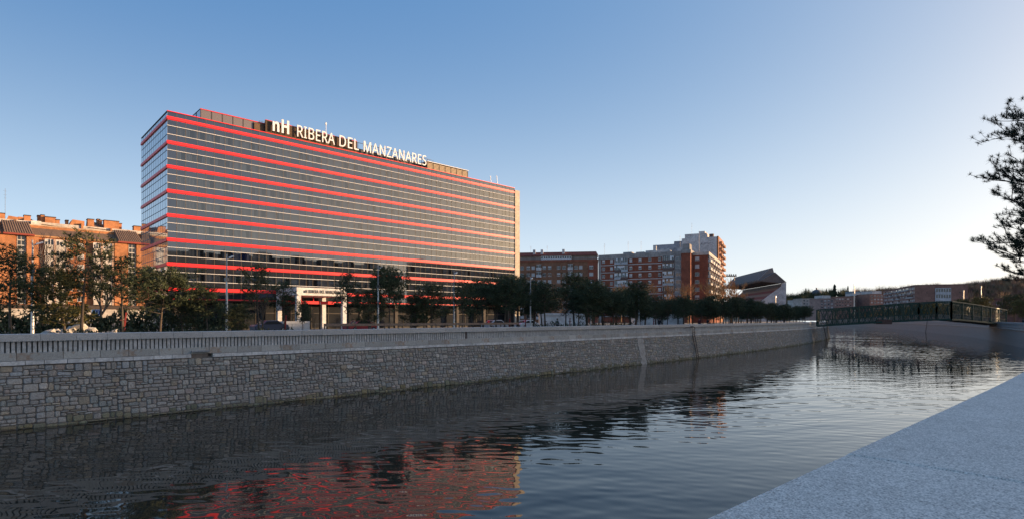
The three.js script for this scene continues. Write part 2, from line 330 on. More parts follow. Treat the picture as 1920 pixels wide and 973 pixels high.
{
  const w = thing('slatted_parapet', 'pale granite parapet with upright slats and smooth capping on the far embankment', 'parapet', [0, 0, 0]);
  const bk = new Geo().col(0.4, 0.39, 0.37); sweep(bk, far, -12, 260, 4, [[topOff + 0.95, 0.0], [topOff + 0.95, 0.6]]);
  part(w, 'backing', bk, M.concrete);
  const caps = [], slats = [], r = rngOf(23);
  for (let s = -12; s < S_END;) {
    const len = 0.9 + r() * 0.75, a = s + 0.006, b = s + len - 0.006, tone = 0.64 + (r() - 0.5) * 0.1, d = (r() - 0.5) * 0.008; s += len;
    caps.push({ area: projArea(far.at(a, 0, 0), len, 0.35), make: (g) => { g.col(tone * 1.02, tone * 0.99, tone * 0.95); const o = topOff + 0.1 + d, y0 = 0.595, y1 = 0.95, bv = 0.02; const rg = (y, e) => [far.at(a, o + e, y), far.at(b, o + e, y), far.at(b, o + 0.95 - e, y), far.at(a, o + 0.95 - e, y)]; g.hexa(rg(y0, 0), rg(y1 - bv, 0)); g.hexa(rg(y1 - bv, 0.0005), rg(y1, bv)); } });
  }
  for (let s = -12; s < S_END; s += 0.2) {
    const a = s + (r() - 0.5) * 0.006, b = a + 0.14, tone = 0.52 + (r() - 0.5) * 0.08, d = (r() - 0.5) * 0.015;
    const odd = Math.abs(s - 29.8) < 0.11;
    slats.push({ area: projArea(far.at(a, 0, 0), 0.14, 0.56), make: (g) => block(odd ? g.col(0.13, 0.1, 0.09) : g.col(tone, tone * 0.99, tone * 0.96), far, a, b, topOff + 0.2 + d, topOff + 0.36, 0.03, 0.6) });
  }
  splitLargest(w, caps, 'capping_block', M.granite, 'distant_capping');
  splitLargest(w, slats, 'slat', M.concrete, 'distant_slats');
}
// iron ladders on the far wall
for (const [s, label] of [[69.5, 'rusty iron ladder on the stone wall below the brick apartment building'], [153.5, 'thin iron ladder on the stone wall close to the green bridge']]) {
  const t = thing('wall_ladder', label, 'ladder', [0, 0, 0]); const o = (y) => (y > STONE_TOP ? topOff - 0.22 : wallOff(y) - 0.28), c = [0.05, 0.032, 0.026];
  for (const d of [0, 0.55]) part(t, 'rail', new Geo().col(c).tube([far.at(s + d, o(-4), -4), far.at(s + d, topOff - 0.24, STONE_TOP), far.at(s + d, topOff - 0.24, 0.55), far.at(s + d - 0.01, topOff + 0.1, 0.72)], 0.045, 6), M.metal);
  for (let k = 0; k < 13; k++) { const y = -3.5 + k * 0.31; part(t, 'rung', new Geo().col(c).bar(far.at(s, o(y), y), far.at(s + 0.55, o(y), y), 0.05), M.metal); }
  part(t, 'top_bracket', new Geo().col(c).bar(far.at(s - 1.6, topOff + 0.02, 0.56), far.at(s + 0.6, topOff - 0.2, 0.56), 0.07), M.metal);
}

// near bank: the parapet under the camera and the wall that curves off behind the bridge
{
  const w = thing('granite_parapet', 'broad pale speckled granite parapet top in the near corner', 'parapet', [0, 0, 0]);
  const r = rngOf(31); let i = 0;
  for (let s = -8.6; s < 46; s += 2.02, i++) {
    const a = s + 0.0045, b = s + 2.02 - 0.0045, tone = 0.82 + (r() - 0.5) * 0.03, g = new Geo().col(tone * 1.04, tone * 0.955, tone * 0.85), y0 = 0.6, y1 = 0.95 - (i % 3) * 0.0015, e = 0.006;
    const rg = (y, q) => [near.at(a + q, -0.0 + q, y), near.at(b - q, -0.0 + q, y), near.at(b - q, 1.0 - q, y), near.at(a + q, 1.0 - q, y)];
    g.hexa(rg(y0, 0), rg(y1 - e, 0)); g.hexa(rg(y1 - e, 0.0003), rg(y1, e)); part(w, 'capping_block', g, M.granite);
  }
  part(w, 'plinth', sweep(new Geo().col(0.3, 0.3, 0.3), near, -60, 46, 3, [[0.15, -0.5], [0.15, 0.6], [0.85, 0.6], [0.85, -0.1]]), M.concrete);
  const v = thing('river_wall', 'curving stone embankment wall seen beyond the bridge on the near bank', 'wall', [0, 0, 0]);
  const st = new Geo().col(0.42, 0.34, 0.29); sweep(st, near, -60, 620, 3, [[wallOff(-4.2), -4.2], [wallOff(STONE_TOP), STONE_TOP]]); part(v, 'stone_face', st, M.stone);
  part(v, 'string_course', sweep(new Geo().col(0.55, 0.48, 0.42), near, -60, 620, 3, [[0.47, STONE_TOP - 0.06], [0.4, STONE_TOP], [0.4, STONE_TOP + 0.2], [0.55, STONE_TOP + 0.22]]), M.concrete);
  part(v, 'plinth_course', sweep(new Geo().col(0.46, 0.38, 0.33), near, -60, 620, 3, [[0.53, STONE_TOP + 0.2], [0.53, 0.035], [0.9, 0.035]]), M.rusty_granite);
  part(v, 'parapet', sweep(new Geo().col(0.46, 0.42, 0.39), near, 46.1, 620, 3, [[0.68, 0.0], [0.68, 0.6]]), M.concrete);
  part(v, 'capping', sweep(new Geo().col(0.6, 0.56, 0.53), near, 46.1, 620, 3, [[0.6, 0.59], [0.6, 0.95], [1.45, 0.95], [1.45, 0]]), M.granite);
  const l = thing('wall_ladder', 'thin dark iron ladder on the wall seen under the bridge', 'ladder', [0, 0, 0]), s = 274;
  for (const d of [0, 0.5]) part(l, 'rail', new Geo().col(0.05, 0.035, 0.03).tube([near.at(s + d, -0.3, -3.8), near.at(s + d, 0.25, 0.8)], 0.05, 5), M.metal);
  for (let k = 0; k < 12; k++) { const y = -3.4 + k * 0.33, o = -0.3 + 0.55 * (y + 3.8) / 4.6; part(l, 'rung', new Geo().col(0.05, 0.035, 0.03).bar(near.at(s, o, y), near.at(s + 0.5, o, y), 0.05), M.metal); }
}
// ---------------------------------------------------------------- the hotel
const font = await new FontLoader().loadAsync('fonts/droid/droid_sans_regular.typeface.json');
const fontBold = await new FontLoader().loadAsync('fonts/droid/droid_sans_bold.typeface.json');
const FN = 87.4, HX0 = 19.2, HX1 = 84.75, HD = 16.2, HTOP = 29.85;
const BANDS = [28.9, 25.6, 22.3, 19.0, 15.7, 12.4, 9.1, 5.75];
{
  const hotel = thing('glass_hotel', 'long dark glass hotel block with horizontal red bands and white lines', 'hotel', [HX0, 0, -FN]);
  const W = HX1 - HX0, r = rngOf(41);
  // the dark core behind the curtain wall, with floors, closed all round
  const core = new Geo().col(0.035, 0.03, 0.028).box(0.55, W - 0.3, 4.3, HTOP - 0.15, -HD + 0.3, -0.62);
  for (const b of BANDS) core.box(0.3, W - 0.1, b - 0.9, b + 0.9, -0.62, -0.12);
  core.box(0.25, W - 0.1, 4.3, HTOP - 0.15, -HD + 0.25, -HD + 0.3); core.box(W - 0.3, W - 0.02, 0, HTOP - 0.2, -HD, -0.12);
  part(hotel, 'core', core, M.plain);
  part(hotel, 'roof', new Geo().col(0.2, 0.19, 0.18).box(0.02, W - 0.02, HTOP - 0.15, HTOP - 0.05, -HD + 0.02, -0.02), M.concrete);
  // column edges: two narrow panels and a wide one
  const xs = [0]; { const per = W / 18; for (let k = 0; k < 18; k++) xs.push(k * per + per * 0.302, k * per + per * 0.604, (k + 1) * per); }
  const rows = [];      // [y0, y1, window?]
  rows.push([BANDS[0] + 0.24, HTOP - 0.1, 0]);
  BANDS.forEach((b, k) => { const nb = BANDS[k + 1]; if (nb === undefined) return; const f = (b - nb) / 3.3; rows.push([b - 1.0 * f, b - 0.25, 0], [b - 2.16 * f, b - 1.08 * f, 1], [nb + 0.25, b - 2.24 * f, 0]); });
  rows.push([4.5, BANDS[7] - 0.25, 0]);
  const spandrels = [], windows = [], side = new Geo();
  for (const [y0, y1, win] of rows) {
    for (let k = 0; k + 1 < xs.length; k++) {
      const a = xs[k] + 0.012, b = xs[k + 1] - 0.012, tilt = (r() - 0.5) * 0.0022, tilt2 = (r() - 0.5) * 0.0018, area = projArea([HX0 + a, 0, -FN], b - a, y1 - y0), wide = (b - a) > 1.2;
      const make = (g) => { g.quad([a, y0, -0.02 - tilt2], [b, y0, -0.02 + tilt], [b, y1, -0.02 + tilt + tilt2], [a, y1, -0.02]); };
      if (win && k > 0) windows.push({ area, make, a, b, y0, y1, seed: Math.floor(r() * 1e9) }); else spandrels.push({ area, make });
    }
  }
  const sp1 = spandrels.filter((_, i) => i % 3), rest = spandrels.filter((_, i) => i % 3 === 0);
  splitLargest(hotel, sp1, 'spandrel_panel', M.spandrel, 'distant_spandrel_panels', 200);
  splitLargest(hotel, rest, 'spandrel_panel', M.spandrel2, 'distant_spandrel_panels', 100);
  // windows with pleated curtains close behind the pane
  windows.sort((a, b) => b.area - a.area);
  const restW = new Geo(), restC = new Geo();
  const curtain = (g, w) => {
    const q = rngOf(w.seed), c = 0.13 + q() * 0.11, warm = 0.88 + q() * 0.08, L = w.b - w.a; g.col(c * warm, c * 0.96, c * 1.0);
    const runs = q() < 0.55 ? [[0, 1]] : q() < 0.5 ? [[0, 0.3 + q() * 0.25], [0.75 + q() * 0.15, 1]] : q() < 0.5 ? [[0, 0.42 + q() * 0.2]] : [[0.4 + q() * 0.2, 1]];
    for (const [f0, f1] of runs) { const x0 = w.a + L * f0, x1 = w.a + L * f1, n = Math.max(4, Math.round((x1 - x0) / 0.09)); for (let i = 0; i < n; i++) { const za = -0.2 + (i % 2) * 0.06, zb = -0.2 + ((i + 1) % 2) * 0.06, xa = x0 + (x1 - x0) * i / n, xb = x0 + (x1 - x0) * (i + 1) / n; g.quad([xa, w.y0 - 0.05, za], [xb, w.y0 - 0.05, zb], [xb, w.y1 + 0.05, zb], [xa, w.y1 + 0.05, za]); } }
  };
  windows.forEach((w, i) => {
    if (i < 300) { const g = new Geo(); w.make(g); const p = part(hotel, 'window_pane', g, M.window); const c = new Geo(); curtain(c, w); part(p, 'curtain', c, M.plain); } else { w.make(restW); curtain(restC, w); }
  });
  const rw = part(hotel, 'distant_window_panes', restW, M.window, 'stuff'); part(rw, 'distant_curtains', restC, M.plain, 'stuff');
  // slender bronze mullions, white rails, red bands
  for (let k = 0; k < xs.length; k++) { const x = Math.min(Math.max(xs[k], 0.02), W - 0.02), g = new Geo().col(0.16, 0.12, 0.08).box(x - 0.016, x + 0.016, 4.5, HTOP - 0.1, -0.06, 0.012); part(hotel, 'mullion', g, M.plain); }
  BANDS.forEach((b, k) => {
    const nb = BANDS[k + 1]; if (nb === undefined) return; const f = (b - nb) / 3.3;
    for (const y of [b - 1.04 * f, b - 2.2 * f]) part(hotel, 'white_rail', new Geo().col(0.66, 0.65, 0.64).box(-0.05, W, y - 0.036, y + 0.036, -0.05, 0.07), M.plain);
  });
  for (const b of BANDS) {
    const g = new Geo();
    g.box(-0.1, W, b - 0.17, b + 0.03, -0.05, 0.11); g.box(-0.12, W, b + 0.055, b + 0.17, -0.05, 0.09); g.box(-0.08, W, b - 0.25, b - 0.175, -0.05, -0.01); g.box(-0.08, W, b + 0.02, b + 0.06, -0.05, 0.06); g.box(-0.08, W, b + 0.175, b + 0.25, -0.05, -0.01);
    const band = part(hotel, 'red_band', g, M.red);
    const s = new Geo(); s.box(-0.12, 0.03, b - 0.235, b + 0.03, -HD - 0.05, -0.051); s.box(-0.08, 0.03, b + 0.055, b + 0.19, -HD - 0.05, -0.051); part(hotel, 'red_band', s, M.red);
  }
  part(hotel, 'red_band', new Geo().box(0.6, W, 4.33, 4.49, -0.1, 0.14), M.red);
  part(hotel, 'roof_edge', new Geo().box(-0.06, W + 0.02, HTOP - 0.1, HTOP, -0.12, 0.1), M.red);
  part(hotel, 'roof_edge', new Geo().col(0.05, 0.05, 0.055).box(-0.06, 0.1, HTOP - 0.1, HTOP - 0.01, -HD, -0.121), M.plain);
  // the narrow end wall
  const nS = 12;
  for (const [y0, y1] of rows) for (let k = 0; k < nS; k++) { const z0 = -HD / nS * k - 0.012, z1 = -HD / nS * (k + 1) + 0.012, t = (r() - 0.5) * 0.003; side.quad([0.02 + t, y0, z1], [0.02, y0, z0], [0.02 + t, y1, z0], [0.02, y1, z1]); }
  part(hotel, 'end_wall_panes', side, M.sideGlass, 'stuff');
  for (let k = 0; k < nS + 1; k++) { const z = -HD / nS * k; part(hotel, 'mullion', new Geo().col(0.16, 0.18, 0.2).box(0.008, 0.04, 4.5, HTOP - 0.1, Math.max(z - 0.012, -HD), Math.min(z + 0.012, -0.051)), M.plain); }
  BANDS.forEach((b, k) => { const nb = BANDS[k + 1]; if (nb === undefined) return; const f = (b - nb) / 3.3; for (const y of [b - 1.04 * f, b - 2.2 * f]) part(hotel, 'dark_rail', new Geo().col(0.14, 0.15, 0.17).box(-0.005, 0.03, y - 0.035, y + 0.035, -HD, -0.052), M.plain); });
  // pale stone fin at the far end
  for (let k = 0; k < 17; k++) part(hotel, 'stone_panel', new Geo().col(0.62 + (k % 3) * 0.02, 0.53 + (k % 2) * 0.02, 0.42).box(W + 0.03, W + 1.45, k * 1.73 + 0.01, (k + 1) * 1.73 - 0.012, -HD, 0.15 + (k % 2) * 0.004), M.concrete);
  // recessed ground floor: dark shopfront glass between piers
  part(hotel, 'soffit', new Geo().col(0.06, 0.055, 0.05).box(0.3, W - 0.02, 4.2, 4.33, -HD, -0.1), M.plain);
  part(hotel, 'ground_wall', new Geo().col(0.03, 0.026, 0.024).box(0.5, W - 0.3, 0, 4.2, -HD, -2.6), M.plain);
  for (let k = 0; k < 22; k++) part(hotel, 'shop_window', new Geo().quad([0.6 + k * 2.96, 0.25, -2.5], [3.5 + k * 2.96, 0.25, -2.5], [3.5 + k * 2.96, 4.15, -2.5], [0.6 + k * 2.96, 4.15, -2.5]), M.pane);
  for (let k = 0; k < 23; k++) part(hotel, 'shop_mullion', new Geo().col(0.09, 0.075, 0.06).box(0.53 + k * 2.96, 0.6 + k * 2.96 - 0.005, 0, 4.2, -2.55, -2.42), M.plain);
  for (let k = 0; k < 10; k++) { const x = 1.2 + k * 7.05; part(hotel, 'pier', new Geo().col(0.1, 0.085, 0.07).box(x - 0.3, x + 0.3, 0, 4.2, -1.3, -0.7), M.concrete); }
  part(hotel, 'transom', new Geo().col(0.12, 0.1, 0.085).box(0.5, W - 0.3, 2.55, 2.62, -2.52, -2.45), M.plain);
}
{ // roof structures
  const ph = thing('rooftop_plant_screen', 'dark metal screened plant enclosure on the hotel roof above the near corner', 'screen', [23.7, HTOP - 0.05, -89.0]);
  const W = 10.2, H = 1.9;
  part(ph, 'frame', (() => { const g = new Geo().col(0.06, 0.05, 0.05); for (let k = 0; k < 8; k++) { const x = Math.min(k * 1.45, W); g.box(x - 0.05, x + 0.05, 0, H, -0.06, 0.06); } g.box(0.051, W, 0.5, 0.55, -0.03, 0.03); for (let k = 1; k < 4; k++) g.box(-0.05, 0.05, 0, H, -k * 2.2 - 0.05, -k * 2.2 + 0.05); return g; })(), M.plain);
  for (let k = 0; k < 7; k++) part(ph, 'screen_panel', new Geo().col(0.17, 0.145, 0.15).box(k * 1.45 + 0.06, Math.min((k + 1) * 1.45, W) - 0.06, k < 6 ? 0.03 : 0.7, H - 0.12, -0.02, 0.02), M.metal);
  for (let k = 0; k < 3; k++) part(ph, 'side_pane', new Geo().quad([0, 0.05, -k * 2.2 - 0.06], [0, 0.05, -k * 2.2 - 2.14], [0, H - 0.1, -k * 2.2 - 2.14], [0, H - 0.1, -k * 2.2 - 0.06]), M.sideGlass);
  part(ph, 'red_edge', new Geo().box(-0.06, W, H - 0.11, H - 0.02, 0.061, 0.1), M.red);
  part(ph, 'screen_roof', new Geo().col(0.1, 0.1, 0.1).box(-0.05, W, H - 0.02, H + 0.02, -6.6, 0.06), M.plain);
  const sg = thing('rooftop_sign', 'large white raised letters on a dark brown board along the hotel roof', 'sign', [33, HTOP, -88]);
  part(sg, 'board', new Geo().col(0.1, 0.062, 0.035).box(-0.5, 14.9, -0.02, 2.2, -0.55, -0.3), M.render);
  part(sg, 'board_edge', new Geo().box(-0.5, 14.9, 2.205, 2.26, -0.55, -0.29), M.red);
  part(sg, 'board_return', new Geo().col(0.16, 0.095, 0.055).box(-2.0, -0.52, -0.02, 1.55, -2.3, -0.75), M.render);
  const fr = new Geo().col(0.05, 0.04, 0.035); for (let x = 15.1; x < 31; x += 1.32) { fr.box(x - 0.035, x + 0.035, 0, 2.1, -0.45, -0.38); fr.bar([x, 0.05, -0.42], [x, 1.6, -2.4], 0.06); } fr.box(14.91, 30.6, 2.06, 2.12, -0.45, -0.38); fr.box(14.91, 30.6, 0.3, 0.35, -0.448, -0.382); part(sg, 'support_frame', fr, M.metal);
  const rl = new Geo().col(0.045, 0.04, 0.04).box(14.95, 30.4, 0.02, 1.75, -2.5, -2.4); part(sg, 'rear_screen', rl, M.metal);
  const word = (text, x0, x1, y0, h, f, bold) => {
    let pen = 0; const items = [];
    for (const ch of text) { const g = new TextGeometry(ch, { font: f, size: 1, depth: 0.16, curveSegments: 5, bevelEnabled: false }); g.computeBoundingBox(); const adv = f.data.glyphs[ch].ha / f.data.resolution; items.push([g, pen, ch]); pen += adv; }
    const last = items[items.length - 1], total = last[1] + last[0].boundingBox.max.x, sx = (x1 - x0) / (total - items[0][0].boundingBox.min.x);
    for (const [g, p, ch] of items) {
      const cap = ch === 'n' ? g.boundingBox.max.y : 0.73, sy = h / cap; g.scale(sx, sy, 1.0); g.translate(x0 + p * sx - items[0][0].boundingBox.min.x * 0, y0, 0);
      part(sg, 'letter', g, M.letter);
    }
  };
  M.letter = new THREE.MeshStandardMaterial({ color: rgb(0.76, 0.76, 0.76), roughness: 0.5, side: THREE.DoubleSide }); M.letter.name = 'letter';
  word('nH', 0.25, 2.8, 0.62, 1.55, fontBold); word('RIBERA', 4.05, 10.4, 0.6, 1.36, font); word('DEL', 11.2, 14.75, 0.6, 1.36, font); word('MANZANARES', 15.7, 28.8, 0.6, 1.36, font);
  const pe = thing('rooftop_louvre_screen', 'sunlit brown slatted screen with pale roof at the far end of the rooftop sign', 'screen', [62.6, HTOP - 0.05, -88.4]);
  part(pe, 'wall', new Geo().col(0.22, 0.16, 0.1).box(0, 10, 0, 1.5, -3, -0.06), M.render);
  for (let k = 0; k < 8; k++) part(pe, 'post', new Geo().col(0.12, 0.09, 0.06).box(k * 1.42 - 0.04, k * 1.42 + 0.04, 0, 1.68, -0.055, 0.05), M.plain);
  for (let k = 0; k < 6; k++) part(pe, 'slat', new Geo().col(0.4, 0.3, 0.19).box(0.05, 9.95, 0.1 + k * 0.25, 0.26 + k * 0.25, -0.055, 0.0), M.plain);
  part(pe, 'screen_roof', new Geo().col(0.75, 0.73, 0.7).box(-0.1, 10.05, 1.69, 1.8, -3.1, 0.1), M.plain);
  // masts
  const mast = (label, x, n, h, dx, rad) => { const t = thing('roof_mast', label, 'mast', [x, HTOP - 0.06, -n]); part(t, 'pole', new Geo().col(0.75, 0.73, 0.7).tube([[0, 0, 0], [dx, h, 0]], rad, 6), M.metal); part(t, 'base_plate', new Geo().col(0.4, 0.4, 0.4).box(-0.15, 0.15, 0, 0.06, -0.15, 0.15), M.metal); return t; };
  { const t = mast('thin white aerial mast behind the roof sign letters', 43.3, 90.5, 4.9, 0, 0.045); part(t, 'tip', new Geo().col(0.8, 0.8, 0.78).box(-0.11, 0.11, 4.6, 4.95, -0.11, 0.11), M.plain); }
  mast('shorter leaning pale pole near the far end of the hotel roof', alongAt(921.5, 90), 90, 2.3, -0.35, 0.075);
  mast('taller leaning pale pole near the far end of the hotel roof', alongAt(933.5, 90), 90, 2.7, -0.4, 0.075);
  const cr = thing('roof_frame', 'small blue grey metal frame standing beside the roof sign', 'frame', [alongAt(486, 91), HTOP + 1.0, -91]);
  for (const x of [0, 0.35, 0.75, 1.1]) part(cr, 'upright', new Geo().col(0.12, 0.15, 0.2).box(x - 0.025, x + 0.025, -1, 1.75, -0.03, 0.03), M.metal);
  for (const y of [1.7, 1.35]) part(cr, 'crossbar', new Geo().col(0.12, 0.15, 0.2).box(-0.1, 1.2, y, y + 0.05, 0.031, 0.06), M.metal);
}
{ // entrance portal
  const X0 = 33.6, X1 = 41.3, N0 = 79.4, N1 = 86.9;
  const p = thing('entrance_portal', 'white rectangular entrance portal with dark lettering in front of the hotel', 'portal', [X0, 0, -N0]);
  const W = X1 - X0, D = N1 - N0;
  for (const [x, z] of [[0, 0], [W - 0.62, 0], [0, -D + 0.6], [W - 0.62, -D + 0.6]]) part(p, 'column', new Geo().col(0.78, 0.78, 0.78).box(x, x + 0.62, 0, 5.1, z - 0.6, z), M.render);
  part(p, 'lintel', new Geo().col(0.8, 0.79, 0.77).box(-0.03, W + 0.03, 5.105, 6.2, -D, 0.03), M.render);
  part(p, 'soffit', new Geo().col(0.7, 0.69, 0.68).box(0.63, W - 0.63, 5.05, 5.1, -D, -0.05), M.render);
  const g = new TextGeometry('nH RIBERA DEL MANZANARES', { font: fontBold, size: 0.5, depth: 0.03, curveSegments: 3 }); g.computeBoundingBox(); const s = 6.3 / (g.boundingBox.max.x - g.boundingBox.min.x); g.scale(s, 0.95, 1); g.translate(0.95, 5.42, 0.045);
  part(p, 'lettering', g, new THREE.MeshStandardMaterial({ color: rgb(0.04, 0.035, 0.03), roughness: 0.6 }));
  part(p, 'plinth', new Geo().col(0.6, 0.61, 0.63).box(-2.2, 1.6, 0, 1.35, -1.4, 0.7), M.granite);
  const c = thing('red_canopy', 'red metal canopy hung on rods under the white portal', 'canopy', [X0 + 1.2, 3.9, -(N0 + 2)]);
  part(c, 'beam', new Geo().box(0, 5.4, 0, 0.42, -3, 0), M.red); for (const x of [0.4, 2.3]) part(c, 'hanging_rod', new Geo().box(x, x + 0.1, 0.42, 1.14, -0.4, -0.3), M.red);
  for (const x of [1.0, 3.2]) part(c, 'bracket', new Geo().col(0.8, 0.8, 0.8).box(x, x + 0.08, -0.06, 0.3, 0.001, 0.06), M.plain);
  const rl = thing('hand_rail', 'low dark metal hand rail before the portal plinth', 'rail', [28, 0, -(N0 - 4)]);
  part(rl, 'top_bar', new Geo().col(0.14, 0.14, 0.15).box(0, 13, 0.98, 1.02, -0.02, 0.02), M.metal); for (let k = 0; k < 9; k++) part(rl, 'post', new Geo().col(0.14, 0.14, 0.15).box(k * 1.62, k * 1.62 + 0.04, 0, 0.98, -0.02, 0.02), M.metal);
}
// ---------------------------------------------------------------- buildings
const geoCache = {};
function windowGeo(w, h, shut, fc) {   // frame, sill and roller shutter; pane apart
  const key = [w, h, shut, fc].join(); if (geoCache[key]) return geoCache[key];
  const f = new Geo().col(fc), t = 0.07;
  f.box(-w / 2, w / 2, h - t, h, -0.05, 0.05).box(-w / 2, w / 2, 0, t, -0.05, 0.05).box(-w / 2, -w / 2 + t, t, h - t, -0.05, 0.05).box(w / 2 - t, w / 2, t, h - t, -0.05, 0.05).box(-t / 2, t / 2, t, h - t, -0.05, 0.045).box(-w / 2 - 0.08, w / 2 + 0.08, -0.07, -0.001, -0.05, 0.1);
  if (shut > 0) f.col(fc.map((v) => v * 0.85)).box(-w / 2 + t + 0.003, w / 2 - t - 0.003, h - t - (h - 2 * t) * shut, h - t - 0.003, -0.01, 0.03);
  const p = new Geo().quad([-w / 2 + 0.02, 0.02, 0], [w / 2 - 0.02, 0.02, 0], [w / 2 - 0.02, h - 0.02, 0], [-w / 2 + 0.02, h - 0.02, 0]);
  return (geoCache[key] = [f.build(), p.build()]);
}
function addWindow(parent, x, y, z, w, h, shut, turn = 0, fc = [0.62, 0.6, 0.58]) {
  const [f, p] = windowGeo(w, h, shut, fc), o = part(parent, 'window', f, M.plain); o.position.set(x, y, z); o.rotation.y = turn; part(o, 'pane', p, M.pane); return o;
}
const SHUT = [0, 0, 0.3, 0.55, 0.8, 0.97], pickS = (r) => SHUT[Math.floor(r() * SHUT.length)];
const aerial = (parent, x, y, z, h) => { const g = new Geo().col(0.16, 0.15, 0.15).tube([[x, y, z], [x, y + h, z]], 0.035, 4); for (const q of [0.92, 0.8, 0.7]) g.box(x - 0.45 * q, x + 0.45 * q, y + h * q, y + h * q + 0.03, z - 0.015, z + 0.015); part(parent, 'aerial', g, M.metal); };

{ // orange brick apartments on the left, sunlit
  const NB = 200, OX = -30;
  const b = thing('orange_brick_apartments', 'sunlit orange brick apartment block with tiled roofs and chimneys beside the hotel', 'building', [OX, 0, -NB]);
  const W = 110, r = rngOf(51), BR = [0.46, 0.175, 0.07], BR2 = [0.5, 0.21, 0.09], TI = [0.21, 0.13, 0.085], put = (name, g, m = M.render) => part(b, name, g, m);
  const Y = (v, u = 130) => heightAt(v, depthAt(u, NB));
  put('wall', new Geo().col(BR).box(0, W, 0, 24.0, -22, 0));
  put('ground_storey', new Geo().col(0.55, 0.5, 0.44).box(-0.05, W, 0, 4.4, 0.005, 0.2));
  put('dark_fascia', new Geo().col(0.05, 0.035, 0.03).box(-0.05, W, 4.5, 5.5, 0.005, 0.3), M.plain);
  put('lower_tile_roof', new Geo().col(TI).quad([0, 24.25, 0.5], [W, 24.25, 0.5], [W, 26.6, -3.4], [0, 26.6, -3.4]), M.concrete);
  put('eaves', new Geo().col(0.5, 0.26, 0.12).box(0, W, 23.8, 24.24, 0.005, 0.52));
  put('terrace_wall', new Geo().col(BR2).box(0, W, 25, 27.2, -4.6, -3.41));
  put('terrace_coping', new Geo().col(0.6, 0.42, 0.28).box(0, W, 27.21, 27.5, -4.7, -3.3));
  put('attic_wall', new Geo().col(0.6, 0.53, 0.47).box(0, W, 24, 29.0, -22, -8.2));
  const P = 31.8;
  for (let mod = -1; mod < 3; mod++) {
    const at = (u) => alongAt(u, NB) - OX + mod * P, ok = (a, c) => a > 0.8 && c < W - 0.8;
    for (const u of [38, 246]) {      // stair strips under a tiled hood
      const x = at(u); if (!ok(x - 4, x + 3)) continue;
      put('stair_glass', new Geo().quad([x - 0.75, 5.6, 0.05], [x + 0.75, 5.6, 0.05], [x + 0.75, 23.8, 0.05], [x - 0.75, 23.8, 0.05]), M.pane);
      for (let k = 0; k < 13; k++) put('stair_transom', new Geo().col(0.5, 0.48, 0.44).box(x - 0.8, x + 0.8, 5.7 + k * 1.4, 5.95 + k * 1.4, 0.051, 0.12), M.plain);
      for (const q of [-0.8, 0, 0.8]) put('stair_mullion', new Geo().col(0.5, 0.48, 0.44).box(x + q - 0.06, x + q + 0.06, 5.6, 23.8, 0.052, 0.1), M.plain);
      const h0 = x - 3.9, h1 = x + 2.6, hood = new Geo().col(TI); hood.quad([h0 + 0.4, 24.3, 1.5], [h1, 24.3, 1.5], [h1 - 0.9, 28.0, -3.6], [h0, 28.0, -3.6]); hood.tri([h1, 24.3, 1.5], [h1 - 0.9, 28, -3.6], [h1 - 0.9, 24.3, -3.6]); hood.tri([h0 + 0.4, 24.3, 1.5], [h0, 28, -3.6], [h0, 24.3, -3.6]);
      const hd = put('tiled_hood', hood, M.concrete);
      for (let q = 0; q < 12; q++) { const f = (q + 0.5) / 12; part(hd, 'tile_row', new Geo().col(0.26, 0.165, 0.11).bar([h0 + 0.4 + (h1 - h0 - 0.4) * f, 24.36, 1.48], [h0 + (h1 - 0.9 - h0) * f, 28.04, -3.55], 0.22, 0.14), M.concrete); }
      part(hd, 'fascia', new Geo().col(0.26, 0.045, 0.028).box(h0 + 0.3, h1 + 0.1, 23.85, 24.29, 0.53, 1.5), M.plain);
      put('pilaster', new Geo().col(BR2).box(x - 4.3, x - 1.2, 5.6, 23.7, 0.003, 0.6)); put('pilaster', new Geo().col(BR2).box(x + 1.1, x + 3.6, 5.6, 23.7, 0.003, 0.5));
      put('drainpipe', new Geo().col(0.12, 0.05, 0.03).tube([[x - 4.8, 5.5, 0.2], [x - 4.8, 23.6, 0.2]], 0.12, 6), M.plain);
    }
    for (const [u0, u1] of [[82, 98], [103, 121], [173, 186], [191, 207]]) {      // white glazed balcony bays
      const x0 = at(u0), x1 = at(u1); if (!ok(x0, x1 + 1)) continue;
      put('bay_pier', new Geo().col(0.5, 0.34, 0.26).box(x1 + 0.03, x1 + 0.5, 5.6, 23.4, 0.003, 1.2));
      for (let k = 0; k < 6; k++) {
        const y = 5.9 + k * 2.95, bal = put('balcony', new Geo().col(0.62, 0.56, 0.5).box(x0, x1, y, y + 1.15, 0.8, 1.1).box(x0, x1, y - 0.2, y - 0.003, 0.003, 1.12)), n = 3, fw = (x1 - x0) / n;
        part(bal, 'glass', new Geo().quad([x0, y + 1.1, 0.86], [x1, y + 1.1, 0.86], [x1, y + 2.7, 0.86], [x0, y + 2.7, 0.86]), M.pane);
        part(bal, 'frame', new Geo().col(0.66, 0.62, 0.58).box(x0, x1, y + 2.6, y + 2.72, 0.87, 1.0), M.plain);
        for (let q = 0; q <= n; q++) part(bal, 'frame', new Geo().col(0.66, 0.62, 0.58).box(x0 + q * fw - 0.06, x0 + q * fw + 0.06, y + 1.15, y + 2.6, 0.87, 0.98), M.plain);
        for (let q = 0; q < n; q++) if (r() < 0.45) part(bal, 'blind', new Geo().col(0.6, 0.54, 0.48).box(x0 + q * fw + 0.07, x0 + (q + 1) * fw - 0.07, y + 1.2 + 1.1 * r(), y + 2.6, 0.88, 0.92), M.plain);
      }
    }
